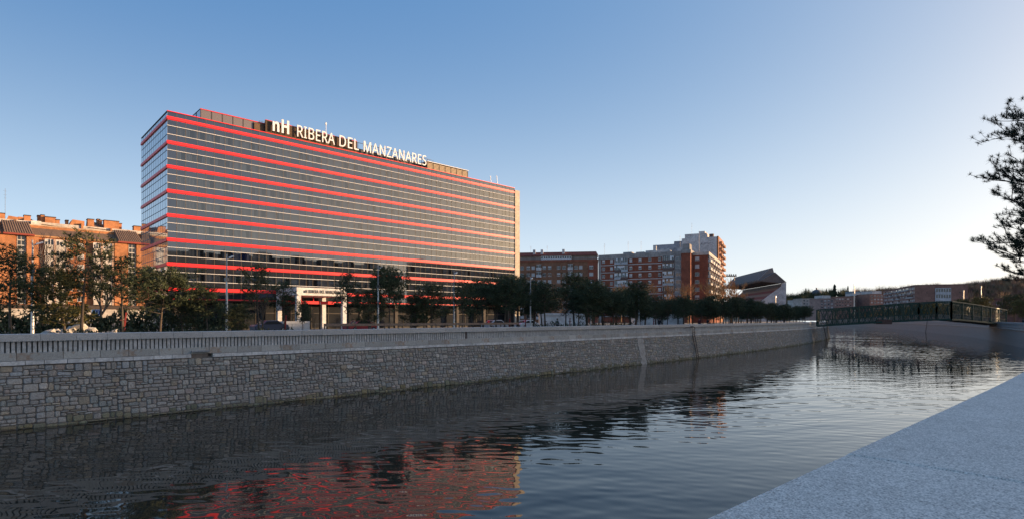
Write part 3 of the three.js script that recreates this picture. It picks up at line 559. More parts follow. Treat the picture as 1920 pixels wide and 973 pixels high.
    for (const u of [12, 62, 129, 150, 216, 228]) for (let k = 0; k < 6; k++) { const x = at(u); if (ok(x - 1, x + 1)) addWindow(b, x, 6.6 + k * 2.95, 0.06, 1.5, 1.5, pickS(r)); }
    const box = (name, u0, u1, v0, v1, n, cap) => { const k = n / NB, x0 = at(u0) - alongAt(u0, NB) + alongAt(u0, n), x1 = at(u1) - alongAt(u1, NB) + alongAt(u1, n), zc = depthAt((u0 + u1) / 2, n), y0 = heightAt(v1, zc), y1 = heightAt(v0, zc); if (!ok(x0, x1)) return; const g = new Geo().col(BR2).box(x0, x1, Math.min(y0, 28.5), y1, NB - n - 2.4, NB - n); if (cap) g.col(0.06, 0.045, 0.04).box(x0 - 0.1, x1 + 0.1, y1, y1 + 0.22, NB - n - 2.5, NB - n + 0.1); put(name, g); };
    // gabled attic houses: a brick front that slopes down to the right
    for (const [u0, u1, vt] of [[8, 32, 404], [127, 157, 411]]) { const n = 209, x0 = at(u0) - alongAt(u0, NB) + alongAt(u0, n), x1 = at(u1) - alongAt(u1, NB) + alongAt(u1, n), yt = heightAt(vt, depthAt(u0, n)), z = NB - n; if (!ok(x0, x1)) continue; const s = (x1 - x0) * 0.25; put('attic_house', new Geo().col(BR2).quad([x0, 28, z], [x1, 28, z], [x1, yt - 0.2, z], [x0 + s, yt, z]).tri([x0, 28, z], [x0 + s, yt, z], [x0, yt - 2.2, z]).quad([x1, 28, z], [x1, 28, z - 6], [x1, yt - 0.2, z - 6], [x1, yt - 0.2, z]).quad([x0 + s, yt, z], [x1, yt - 0.2, z], [x1, yt - 0.2, z - 6], [x0 + s, yt, z - 6]).quad([x0, 28, z], [x0, yt - 2.2, z], [x0, yt - 2.2, z - 6], [x0, 28, z - 6]).quad([x0, yt - 2.2, z], [x0 + s, yt, z], [x0 + s, yt, z - 6], [x0, yt - 2.2, z - 6])); }
    for (const [u0, u1, v0, v1] of [[52, 112, 406, 426], [173, 262, 414, 434]]) { const x0 = at(u0), x1 = at(u1), y1 = heightAt(v0, depthAt(u0, 215)); if (!ok(x0, x1)) continue; put('upper_tile_roof', new Geo().col(TI).quad([x0, 28.6, -7.8], [x1 + 2, 28.0, -7.8], [x1 - 4, y1 - 1.6, -15], [x0 + 0.3, y1, -15]).tri([x0, 28.6, -7.8], [x0 + 0.3, y1, -15], [x0, 28.6, -15]), M.concrete); }
    box('chimney', 43.5, 56, 405, 424, 208.5, 1); box('chimney', 69, 74, 405, 420, 213, 1); box('chimney', 75, 82, 404, 420, 211, 1); box('roof_house', 83, 103, 408, 428, 210, 1); box('roof_house', 103.5, 110.5, 413, 428, 210, 1); box('chimney', 24.5, 28, 414, 424, 207.8, 1); box('chimney', 32.5, 43, 407, 424, 213, 0);
    box('chimney', 163, 175, 412, 432, 208.5, 1); box('chimney', 181, 186, 412, 424, 214, 1); box('roof_house', 194, 222, 415, 434, 210, 1); box('chimney', 151, 155, 419, 432, 207.8, 0); box('chimney', 222, 227, 420, 434, 211, 1); box('chimney', 250, 263, 425, 440, 208.5, 1); box('chimney', 206, 209, 428, 442, 207.5, 0); box('chimney', 239, 243, 433, 444, 207.5, 0); box('chimney', 122, 127, 414, 428, 210, 1); box('chimney', 185, 190, 414, 424, 213, 1); box('roof_house', -3, 4, 408, 424, 210, 1);
    put('terrace_canopy', new Geo().col(0.7, 0.66, 0.6).box(at(60), at(80), 27.6, 29.0, -7.8, -6.5)); 
  }
  aerial(b, alongAt(8, 212) - OX, 29, -12, 9);
}

{ // brick apartment building in the middle distance, right half
  const TH = -70 * Math.PI / 180, LN = 38.3, P = [194.4, 148.6];
  const b = thing('brick_apartment_building', 'red brick apartment building with white floor lines and a sunlit balcony side', 'building', [P[0], 0, -P[1]], TH);
  const BR = [0.27, 0.085, 0.048], GY = [0.36, 0.34, 0.33], r = rngOf(61), zx = (q) => (q - 90) * 0.0372, top = 28.8;
  part(b, 'wall', new Geo().col(BR).box(1.2, 31.8, 0, top - 2.0, -13, 0), M.render);
  part(b, 'side_pier', new Geo().col(GY).box(0, 1.2, 0, top - 2, -13, 0.1), M.render);
  part(b, 'stair_bay', new Geo().col(0.33, 0.32, 0.32).box(31.8, 34.8, 0, top - 2, -13, 0.12), M.render);
  part(b, 'roof_parapet', new Geo().col(GY).box(-0.02, 34.8, top - 1.99, top, -13, 0.25), M.render);
  part(b, 'brick_tower', new Geo().col(BR).box(34.81, 38.4, 0, top - 1.2, -10, 2.2), M.render);
  part(b, 'tower_parapet', new Geo().col(GY).box(34.7, 38.6, top - 1.2, top + 0.2, -10, 2.4), M.render);
  part(b, 'wing_wall', new Geo().col(BR).box(38.41, 44.3, 0, top - 1.6, -48, -4), M.render);
  part(b, 'wing_parapet', new Geo().col(0.55, 0.5, 0.46).box(38.4, 44.7, top - 1.6, top - 0.3, -48.3, -3.8), M.render);
  for (let k = 0; k < 8; k++) {
    const y = 24.3 - 3.09 * k; if (y < 0.5) break;
    part(b, 'floor_line', new Geo().col(0.45, 0.42, 0.4).box(1.21, 31.79, y - 0.16, y + 0.16, 0.004, 0.12), M.plain);
    for (const q of [150, 245, 467, 571, 680, 787]) addWindow(b, zx(q), y + 0.95, 0.055, 1.15, 1.35, pickS(r));
    for (const [a, c] of [[282, 355], [360, 436], [822, 940]]) {
      const x0 = zx(a), x1 = zx(c), dark = r() < 0.5, g = new Geo().col(dark ? [0.12, 0.08, 0.07] : [0.4, 0.42, 0.44]).box(x0, x1, y + 0.17, y + 1.0, 0.6, 0.75).box(x0, x1, y + 0.05, y + 0.165, 0.125, 0.78);
      const bal = part(b, 'balcony', g, M.plain), n = Math.round((x1 - x0) / 0.75);
      part(bal, 'recess_glass', new Geo().quad([x0, y + 0.9, 0.5], [x1, y + 0.9, 0.5], [x1, y + 2.75, 0.5], [x0, y + 2.75, 0.5]), M.pane);
      for (let q = 0; q <= n; q++) part(bal, 'frame', new Geo().col(0.66, 0.66, 0.66).box(x0 + (x1 - x0) * q / n - 0.05, x0 + (x1 - x0) * q / n + 0.05, y + 1.0, y + 2.75, 0.52, 0.6), M.plain); for (let q = 0; q < n; q++) if (r() < 0.4) part(bal, 'blind', new Geo().col(0.66, 0.66, 0.66).box(x0 + (x1 - x0) * q / n + 0.05, x0 + (x1 - x0) * (q + 1) / n - 0.05, y + 1.2 + r(), y + 2.7, 0.53, 0.58), M.plain);
    }
    const sw = part(b, 'stair_window', new Geo().col(0.5, 0.5, 0.5).box(32.3, 34.5, y + 0.7, y + 2.3, 0.125, 0.18), M.plain); for (let q = 0; q < 4; q++) part(sw, 'pane', new Geo().box(32.45 + q * 0.52, 32.8 + q * 0.52, y + 0.8, y + 2.2, 0.185, 0.19), M.pane);
    addWindow(b, 40.1, y + 0.8, -3.94, 1.6, 1.5, pickS(r));
    // the sunlit side with stacked balconies
    for (let q = 0; q < 5; q++) {
      const z0 = -4.2 - q * 8.8, z1 = z0 - (q ? 4.8 : 5.5);
      const bal = part(b, 'balcony', new Geo().col(0.6, 0.57, 0.54).box(44.31, 45.4, y + 0.2, y + 1.15, z1, z0).col(0.5, 0.48, 0.46).box(44.31, 45.5, y + 0.0, y + 0.195, z1 - 0.1, z0 + 0.1), M.render);
      part(bal, 'recess_glass', new Geo().box(44.31, 44.8, y + 1.16, y + 2.8, z1 + 0.2, z0 - 0.2), M.pane);
      for (let w = 0; w < 4; w++) { const z = z0 + (z1 - z0) * w / 3; part(bal, 'frame', new Geo().col(0.68, 0.66, 0.62).box(44.8, 44.9, y + 1.15, y + 2.85, z - 0.07, z + 0.07), M.plain); }
      addWindow(b, 44.35, y + 0.9, z1 - 1.9, 1.2, 1.3, pickS(r), Math.PI / 2);
    }
  }
  // roof houses, chimneys, aerials
  for (const [a, c, h, z, t] of [[350, 450, 1.6, -4, 0.42], [492, 585, 1.5, -5, 0.4], [596, 865, 2.0, -6, 0.55], [945, 1040, 2.6, -7, 0.6]]) part(b, 'roof_house', new Geo().col(t, t * 0.96, t * 0.95).box(zx(a), zx(c), top - 1, top + h - 0.4, z - 4, z), M.render);
  part(b, 'chimney', new Geo().col(0.6, 0.57, 0.55).box(zx(708), zx(738), top - 0.5, top + 2.9, -3, -2), M.render);
  part(b, 'roof_house', new Geo().col(0.3, 0.28, 0.27).box(35.2, 38.0, top + 0.21, top + 2.6, -4, 1.4), M.render);
  for (const [q, h] of [[402, 4.8], [551, 4.6]]) aerial(b, zx(q), top + 1, -5, h); aerial(b, zx(1160), top, -12, 9.5); aerial(b, zx(965), top, -9, 7.5);
}
{ // left half, lower red roof with a glazed attic
  const TH = -52 * Math.PI / 180, P = [167.6, 182.2];
  const b = thing('brown_brick_apartments', 'brown brick apartment building with a glazed attic next to the hotel end', 'building', [P[0], 0, -P[1]], TH);
  const r = rngOf(63), LN = 43, BR = [0.25, 0.125, 0.075], zx = (q) => 11 + (q - 140) * 0.0525;
  part(b, 'wall', new Geo().col(BR).box(0, LN - 4.5, 0, 26.2, -12, 0), M.render);
  part(b, 'end_wall', new Geo().col(0.27, 0.085, 0.05).box(LN - 4.5, LN - 0.2, 0, 26.2, -12, 0.06), M.render);
  part(b, 'cornice', new Geo().col(0.28, 0.1, 0.06).box(-0.1, LN - 0.1, 26.2, 27.1, -12, 0.3), M.render);
  part(b, 'attic_wall', new Geo().col(0.34, 0.3, 0.28).box(0, LN - 0.5, 27.1, 29.0, -12, -2.2), M.render);
  part(b, 'red_roof', new Geo().col(0.24, 0.055, 0.032).hexa([[-0.2, 29.0, -1.0], [LN - 0.2, 29.0, -1.0], [LN - 0.2, 29.0, -12], [-0.2, 29.0, -12]], [[0.5, 31.0, -5], [LN - 1, 31.0, -5], [LN - 1, 31.0, -8], [0.5, 31.0, -8]]), M.concrete);
  for (let k = 0; k < 13; k++) { const x = zx(275 + k * 19.5); if (x < LN - 5) { const f = part(b, 'attic_window', new Geo().col(0.72, 0.73, 0.75).box(x, x + 0.98, 27.3, 28.9, -1.6, -1.4), M.plain); part(f, 'pane', new Geo().box(x + 0.14, x + 0.84, 27.7, 28.75, -1.399, -1.385), M.pane); } }
  const cols = [-60, -15, 30, 75, 120, 172, 213, 260, 305, 350, 424, 468, 520, 567, 605, 690];
  for (let k = 0; k < 8; k++) for (const q of cols) {
    const y = 23.1 - 3.03 * k, x = zx(q); if (y < 1 || x < 0.9) continue;
    if ((q === 260 || q === 375 || q === 520) && r() < 0.55) { const bal = part(b, 'balcony', new Geo().col(0.6, 0.6, 0.62).box(x - 1.1, x + 1.1, y - 0.5, y + 0.7, 0.004, 0.8), M.render); part(bal, 'glazing', new Geo().box(x - 1.05, x + 1.05, y + 0.71, y + 1.9, 0.005, 0.7), M.pane); part(bal, 'frame', new Geo().col(0.7, 0.7, 0.7).box(x - 1.1, x + 1.1, y + 1.9, y + 2.0, 0.004, 0.75).box(x - 0.05, x + 0.05, y + 0.7, y + 1.9, 0.705, 0.76), M.plain); }
    else addWindow(b, x, y - 0.1, q === 690 ? 0.115 : 0.055, q === 690 ? 1.7 : 1.45, 1.45, pickS(r), 0, [0.5, 0.49, 0.48]);
  }
  for (const q of [205, 270, 450]) part(b, 'chimney', new Geo().col(0.62, 0.6, 0.6).box(zx(q), zx(q) + 1.1, 29, 31.9, -3.6, -2.7), M.render);
  aerial(b, zx(800), 29.5, -6, 5); for (const q of [180, 320]) aerial(b, zx(q), 30, -6, 4);
}
{ // pale tower behind
  const TH = -70 * Math.PI / 180, P = [268.5, 151];
  const b = thing('pale_apartment_tower', 'tall pale rendered apartment tower with stepped roof behind the brick building', 'building', [P[0], 0, -P[1]], TH);
  const r = rngOf(65), W = [0.7, 0.63, 0.61];
  part(b, 'wall', new Geo().col(W).box(0, 17.4, 0, 43.4, -26, 0), M.render);
  part(b, 'roof_step', new Geo().col(W).box(1.5, 12.5, 43.4, 45.6, -20, -0.5).box(8.5, 11.5, 45.6, 46.7, -12, -1), M.render);
  part(b, 'low_wing', new Geo().col(0.42, 0.42, 0.46).box(-15.5, -0.02, 0, 41.2, -24, -3), M.render);
  part(b, 'wing_roof_step', new Geo().col(0.42, 0.41, 0.44).box(-4.5, -0.03, 41.2, 42.6, -20, -3.2), M.render);
  for (const x of [-13.4, -10.6, -7.6]) addWindow(b, x, 37.2, -2.94, 1.4, 1.7, 0.2);
  part(b, 'side_wall', new Geo().col(0.42, 0.19, 0.1).box(17.41, 18.2, 0, 43.6, -26, 0.02), M.render);
  part(b, 'water_tank', new THREE.CylinderGeometry(1.2, 1.2, 1.8, 14).translate(14.5, 44.3, -3), new THREE.MeshStandardMaterial({ color: rgb(0.12, 0.08, 0.07), roughness: 0.8 }));
  for (let k = 0; k < 11; k++) for (const z of [-3, -11, -19]) { const y = 40 - k * 3.1; const bal = part(b, 'balcony', new Geo().col(0.46, 0.24, 0.14).box(18.21, 19.6, y, y + 1.1, z - 4.5, z).col(0.55, 0.45, 0.38).box(18.21, 19.7, y - 0.2, y - 0.005, z - 4.6, z + 0.1), M.render); part(bal, 'opening', new Geo().box(18.21, 18.25, y + 1.1, y + 2.6, z - 4.2, z - 0.3), M.pane); }
  aerial(b, 4.5, 45, -4, 7);
  { const g = new Geo().col(0.12, 0.08, 0.1), q = rngOf(66); let x = 9.4; for (let k = 0; k < 15; k++) { const a = [x, 39.6 + q() * 0.5, 0.03], c = [x + 0.35, 39.6 + q() * 1.3, 0.03]; g.bar(a, c, 0.12, 0.12); x += 0.3; } part(b, 'painted_scrawl', g, M.plain, 'stuff'); }
}
{ // stadium grandstand
  const TH = -50.1 * Math.PI / 180, [X, N] = placeAt(1475, 330);
  const b = thing('stadium_stand', 'football stadium grandstand with ribbed grey roof and red seats beyond the trees', 'stadium', [X, 0, -N], TH);
  const L = 78, EW = [0.5, 0.5, 0.52];
  const ex = (prof, z0, z1, g) => { const n = prof.length; for (let i = 0; i < n; i++) { const a = prof[i], c = prof[(i + 1) % n]; g.quad([a[0], a[1], z0], [c[0], c[1], z0], [c[0], c[1], z1], [a[0], a[1], z1]); } const sh = THREE.ShapeUtils.triangulateShape(prof.map((p) => new THREE.Vector2(...p)), []); for (const t of sh) { g.tri(...t.map((i) => [prof[i][0], prof[i][1], z0])); g.tri(...t.map((i) => [prof[i][0], prof[i][1], z1])); } return g; };
  part(b, 'end_wall', ex([[0, 0], [0, 22.8], [-2.5, 22.5], [-2.5, 20.7], [-14, 12], [-24, 5], [-24, 0]], -1.2, 0, new Geo().col(EW)), M.render);
  part(b, 'rear_wall', new Geo().col(0.2, 0.2, 0.22).box(-2.4, -0.02, 0, 22.4, -L, -1.21), M.render);
  const seats = new Geo(); for (let k = 0; k < 26; k++) { const f = k / 26, x = -2.5 - 21 * f, y = 20.3 - 15 * f; seats.col(Math.floor(k / 3) % 2 ? [0.16, 0.022, 0.022] : [0.2, 0.12, 0.1]).box(x - 0.81, x, y - 1.6, y, -L, -1.22); } part(b, 'seating_tiers', seats, M.plain);
  part(b, 'roof', ex([[0.2, 22.95], [-6.3, 28.9], [-14, 24.3], [-13.4, 23.6], [-2.4, 22.6]], -L, 0.15, new Geo().col(0.15, 0.13, 0.125)), M.render);
  for (let k = 0; k < 15; k++) { const z = -5 - k * 5.1; part(b, 'roof_rib', ex([[-4.6, 27.2], [-5.9, 32.0], [-7.6, 31.6], [-14.2, 24.9], [-13.8, 24.1]], z - 2.2, z, new Geo().col(0.17, 0.155, 0.15)), M.plain); }
  part(b, 'press_box', new Geo().col(0.45, 0.4, 0.38).box(-34, -26, 0, 19, -L - 12, -L + 2), M.render);
  part(b, 'press_box_glass', new Geo().box(-33, -26.5, 13.5, 16.5, -L + 2.01, -L + 2.1), M.pane);
  const fl = thing('floodlight_frame', 'small steel floodlight gantry rising behind orange bare trees', 'floodlight', (() => { const [x, n] = placeAt(1368, 400); return [x, 0, -n]; })(), TH);
  part(fl, 'pole', new Geo().col(0.16, 0.12, 0.1).tube([[3.5, 0, 0], [3.5, 32, 0]], 0.3, 6), M.metal); part(fl, 'gantry', new Geo().col(0.2, 0.14, 0.1).box(-5, 5, 31.5, 32.3, -0.5, 0.5), M.metal); for (let k = 0; k < 7; k++) part(fl, 'lamp_head', new Geo().col(0.2, 0.15, 0.12).box(-4.8 + k * 1.5, -4.2 + k * 1.5, 32.31, 33.3, -0.4, 0.4), M.metal);
}
// far brick blocks along the bend of the river
function slabBlock(name, label, u, zc, W, D, H, turnDeg, wall, opt = {}) {
  const [X, N] = placeAt(u, zc), b = thing(name, label, 'building', [X, 0, -N], turnDeg * Math.PI / 180, opt.group), r = rngOf(Math.floor(u * 7 + zc));
  part(b, 'wall', new Geo().col(wall).box(0, W, 0, H, -D, 0), M.render); part(b, 'roof_edge', new Geo().col(wall.map((v) => v * (opt.edge || 0.8))).box(-0.2, W + 0.2, H, H + 0.5, -D - 0.2, 0.2), M.render);
  const fl = 3.0;
  if (opt.front) for (let y = H - 2.6; y > (opt.from || 5); y -= fl) for (let x = opt.x0 || 2; x < W - 1.5; x += opt.step || 3.1) addWindow(b, x, y, 0.055, opt.ww || 1.7, 1.5, pickS(r), 0, opt.fc || [0.5, 0.48, 0.47]);
  if (opt.left) for (let y = H - 2.8; y > (opt.from || 5); y -= fl) for (let z = 2.5; z < D - 1; z += 4.2) { if (r() < 0.3) { const g = part(b, 'balcony', new Geo().col(0.5, 0.48, 0.48).box(-1.2, -0.01, y - 0.4, y + 0.6, -z - 1.5, -z + 1.5), M.render); part(g, 'opening', new Geo().box(-0.05, -0.012, y + 0.61, y + 2, -z - 1.4, -z + 1.4), M.pane); } else addWindow(b, -0.055, y, -z, 1.9, 1.5, pickS(r), -Math.PI / 2, [0.55, 0.53, 0.52]); }
  if (opt.house) part(b, 'roof_house', new Geo().col(0.6, 0.57, 0.56).box(W * 0.2, W * 0.75, H + 0.5, H + 3.2, -D * 0.8, -1), M.render);
  return b;
}
{
  const b = slabBlock('long_brick_block', 'long brick apartment slab with a blank end wall above the green bridge', 1717, 420, 32, 100, 26.4, -65.8, [0.25, 0.14, 0.115], { left: 1, from: 8 });
  for (let k = 0; k < 4; k++) { const y = 21.2 - k * 4.5; const f = part(b, 'glazed_bay', new Geo().col(0.5, 0.52, 0.56).box(12.4, 22, y - 1.4, y + 3.0, 0.006, 0.35), M.render); for (let q = 0; q < 6; q++) part(f, 'pane', new Geo().box(12.9 + q * 1.55, 14.0 + q * 1.55, y + 0.2, y + 2.6, 0.351, 0.4), M.pane); }
  for (const x of [7, 27]) for (const y of [20.5, 14.5]) part(b, 'vent', new Geo().col(0.04, 0.04, 0.04).box(x, x + 0.7, y, y + 0.7, 0.006, 0.05), M.plain);
  slabBlock('distant_brick_block', 'distant brick block with a white rooftop box just left of the long brick slab', 1632, 540, 16, 24, 25.0, -44, [0.3, 0.17, 0.13], { front: 1, house: 1, from: 9 });
  slabBlock('distant_brick_block', 'distant brown brick block with many windows behind the lamp pole', 1600, 560, 20, 24, 24, -44, [0.3, 0.2, 0.165], { front: 1, house: 1, from: 9 });
  slabBlock('distant_brick_block', 'distant brown block with close set windows left of the lamp pole', 1562, 545, 21, 24, 22.5, -44, [0.25, 0.17, 0.15], { front: 1, from: 9, step: 2.6 });
  slabBlock('distant_house', 'distant block with a large white rooftop box', 1538, 520, 14, 18, 20.0, -44, [0.32, 0.22, 0.2], { front: 1, house: 1, from: 9 });
  slabBlock('distant_house', 'distant low pinkish house under the hill cypresses', 1505, 560, 18, 18, 21.5, -44, [0.5, 0.42, 0.38], { front: 1, from: 12 });
  slabBlock('distant_house', 'distant white house nearest the stadium end wall', 1490, 580, 10, 14, 20.6, -44, [0.58, 0.53, 0.5], { front: 1, from: 12 });
  slabBlock('distant_glass_block', 'small pale blue flat roofed block on the hill skyline', 1597, 680, 22, 12, 34.2, -44, [0.3, 0.35, 0.4], { front: 1, from: 26, step: 2.8 });
  slabBlock('low_brick_hall', 'low red brown brick hall at the foot of the wooded hill', 1843, 260, 60, 14, 10.6, -60, [0.22, 0.1, 0.08], { front: 1, from: 4, step: 4.6, ww: 2.2 });
  slabBlock('white_kiosk_hall', 'low white wall glimpsed between pine trunks before the brown apartments', 1012, 120, 10, 5, 2.4, -43.9, [0.7, 0.68, 0.66], { edge: 0.9 });
  slabBlock('white_kiosk_hall', 'low white wall glimpsed between pine trunks before the red brick building', 1190, 125, 11, 5, 2.2, -43.9, [0.7, 0.68, 0.66], { edge: 0.9 });
}
// apartment blocks on the camera's own bank: outside the frame, mirrored in the hotel glass and shading the river
function shadeBlock(label, x0, x1, n0, H, opt = {}) {
  const b = thing('riverside_apartments', label, 'building', [x0, 0, -n0]), W = x1 - x0, r = rngOf(Math.floor(x0 * 3 + 9));
  part(b, 'wall', new Geo().col(0.3, 0.19, 0.13).box(0, W, 0, H, 0, 6), M.render); part(b, 'roof_parapet', new Geo().col(0.3, 0.27, 0.24).box(-0.2, W + 0.2, H, H + 0.7, -0.2, 6.2), M.render);
  for (let x = 4; x < W - 5; x += 9 + r() * 8) part(b, 'roof_house', new Geo().col(0.28, 0.2, 0.15).box(x, x + 2.5 + r() * 4, H + 0.7, H + 1.4 + r() * 1.2, 1.5, 5), M.render);
  for (let x = 3; x < W - 3; x += 5.2) for (let y = H - 2.6; y > 2; y -= 3.1) addWindow(b, x, y, -0.06, 2.2, 1.5, pickS(r), Math.PI);
  for (let k = 0; k < 2; k++) aerial(b, W * (0.25 + 0.5 * k), H + 0.7, 3, 3.5);
}
shadeBlock('brick apartment block behind the camera mirrored in the near half of the hotel glass', 6, 130.5, -45, 24.3);
shadeBlock('brick apartment block behind the camera mirrored in the far half of the hotel glass', 148, 262, -45, 27.4);
shadeBlock('unseen brick apartment block added farther along the camera bank to shade the far bank', 272, 308, -45, 28);  // unseen block added past the mirrored pair to cast shadow on the far bank
// ---------------------------------------------------------------- green lattice footbridge with three arms
{
  const b = thing('lattice_footbridge', 'dark green steel lattice footbridge crossing the river', 'bridge', [0, 0, 0]);
  const GR = [0.016, 0.045, 0.027], hub = [143, 22], H = 3.6, r = rngOf(71), bars = [];
  const Mb = new THREE.MeshStandardMaterial({ vertexColors: true, roughness: 0.5, metalness: 0.1, side: THREE.DoubleSide }); Mb.name = 'bridge_paint';
  const arms = [{ a: [137.2, 43.6], ya: 0.05 }, { a: [166.5, 50.8], ya: 0.1 }, { a: [183.5, 17.4], ya: 0.2 }], yh = 1.55, hw = 1.9;
  const dirs = arms.map((m) => { const dx = m.a[0] - hub[0], dn = m.a[1] - hub[1], l = Math.hypot(dx, dn); return { ...m, d: [dx / l, dn / l], l, ang: Math.atan2(dn, dx) }; });
  const sorted = [...dirs].sort((p, q) => p.ang - q.ang);
  // where the side truss of one arm meets that of the next
  const meet = (p, q) => { const pn = [-p.d[1], p.d[0]], qn = [q.d[1], -q.d[0]]; const ax = pn[0] * hw, an = pn[1] * hw, bx = qn[0] * hw, bn = qn[1] * hw; const det = p.d[0] * -q.d[1] + q.d[0] * p.d[1]; const t = ((bx - ax) * -q.d[1] + q.d[0] * (bn - an)) / det; return [ax + p.d[0] * t, an + p.d[1] * t]; };
  sorted.forEach((m, i) => { m.left = meet(m, sorted[(i + 1) % 3]); m.right = meet(sorted[(i + 2) % 3], m); });
  for (const m of sorted) {
    const y = (t) => yh + (m.ya - yh) * Math.pow(Math.max(0, t / m.l), 1.2), w = (along, side, yy) => [hub[0] + m.d[0] * along - m.d[1] * side, yy, -(hub[1] + m.d[1] * along + m.d[0] * side)];
    for (const sgn of [1, -1]) {
      const corner = sgn > 0 ? m.left : m.right, t0 = corner[0] * m.d[0] + corner[1] * m.d[1], n = Math.round((m.l - t0) / 1.05), P = (t, f) => w(t, sgn * hw, y(t) + f * H);
      const seg = 8; for (let k = 0; k < seg; k++) { const a = t0 + (m.l - t0) * k / seg, c = t0 + (m.l - t0) * (k + 1) / seg; part(b, 'top_chord', new Geo().col(GR).bar(P(a, 1), P(c, 1), 0.3, 0.2), Mb); part(b, 'bottom_chord', new Geo().col(GR).bar(P(a, 0), P(c, 0), 0.3, 0.32), Mb); part(b, 'hand_rail', new Geo().col(GR).bar(P(a, 0.33), P(c, 0.33), 0.1, 0.08), Mb); }
      const posts = Math.max(2, Math.round((m.l - t0) / 7)); for (let k = 0; k <= posts; k++) { const t = t0 + (m.l - t0) * k / posts; part(b, 'post', new Geo().col(GR).bar(P(t, 0), P(t, 1), 0.3, 0.34), Mb); }
      const st = (m.l - t0) / n;
      for (let k = 0; k < n; k++) for (const e of [1, -1]) { const a = t0 + k * st, c = a + 1.55; if (c > m.l) continue; const off = e * 0.05 * sgn; const q0 = e > 0 ? P(a, 0.03) : P(c, 0.03), q1 = e > 0 ? P(c, 0.97) : P(a, 0.97); bars.push({ area: 1 / zcOf(hub[0] + m.d[0] * a, hub[1] + m.d[1] * a), make: (g) => g.col(GR).bar([q0[0], q0[1], q0[2] + off], [q1[0], q1[1], q1[2] + off], 0.045, 0.1) }); }
      const bl = new Geo().col(0.2, 0.2, 0.18); for (let t = t0 + 0.2; t < m.l; t += 0.35) bl.bar(w(t, sgn * (hw - 0.25), y(t) + 0.2), w(t, sgn * (hw - 0.25), y(t) + 1.15), 0.05); part(b, 'balusters', bl, Mb, 'stuff');
    }
    const dk = 10, t0 = 0; for (let k = 0; k < dk; k++) { const a = m.l * k / dk, c = m.l * (k + 1) / dk; part(b, 'deck_panel', new Geo().col(0.14, 0.1, 0.07).hexa([w(a, -hw + 0.2, y(a) - 0.1), w(a, hw - 0.2, y(a) - 0.1), w(c, hw - 0.2, y(c) - 0.1), w(c, -hw + 0.2, y(c) - 0.1)], [w(a, -hw + 0.2, y(a) + 0.06), w(a, hw - 0.2, y(a) + 0.06), w(c, hw - 0.2, y(c) + 0.06), w(c, -hw + 0.2, y(c) + 0.06)]), M.concrete); }
    for (let t = 4; t < m.l; t += 3.6) part(b, 'cross_tie', new Geo().col(GR).bar(w(t, -hw, y(t) + H), w(t, hw, y(t) + H), 0.14), Mb);
  }
  splitLargest(b, bars, 'lattice_bar', Mb, 'distant_lattice_bars');
  const pl = thing('bridge_plaque', 'rust brown rectangular panel fixed to the bridge lattice', 'plaque', (() => { const m = dirs[0], t = m.l * 0.42; return [hub[0] + m.d[0] * t - 2.1, 0.55, -(hub[1] + m.d[1] * t)]; })(), Math.PI / 2 - 0.26);
  part(pl, 'plate', new Geo().col(0.2, 0.1, 0.07).box(-1.6, 1.6, 0, 0.95, -0.18, -0.1), M.concrete);
}

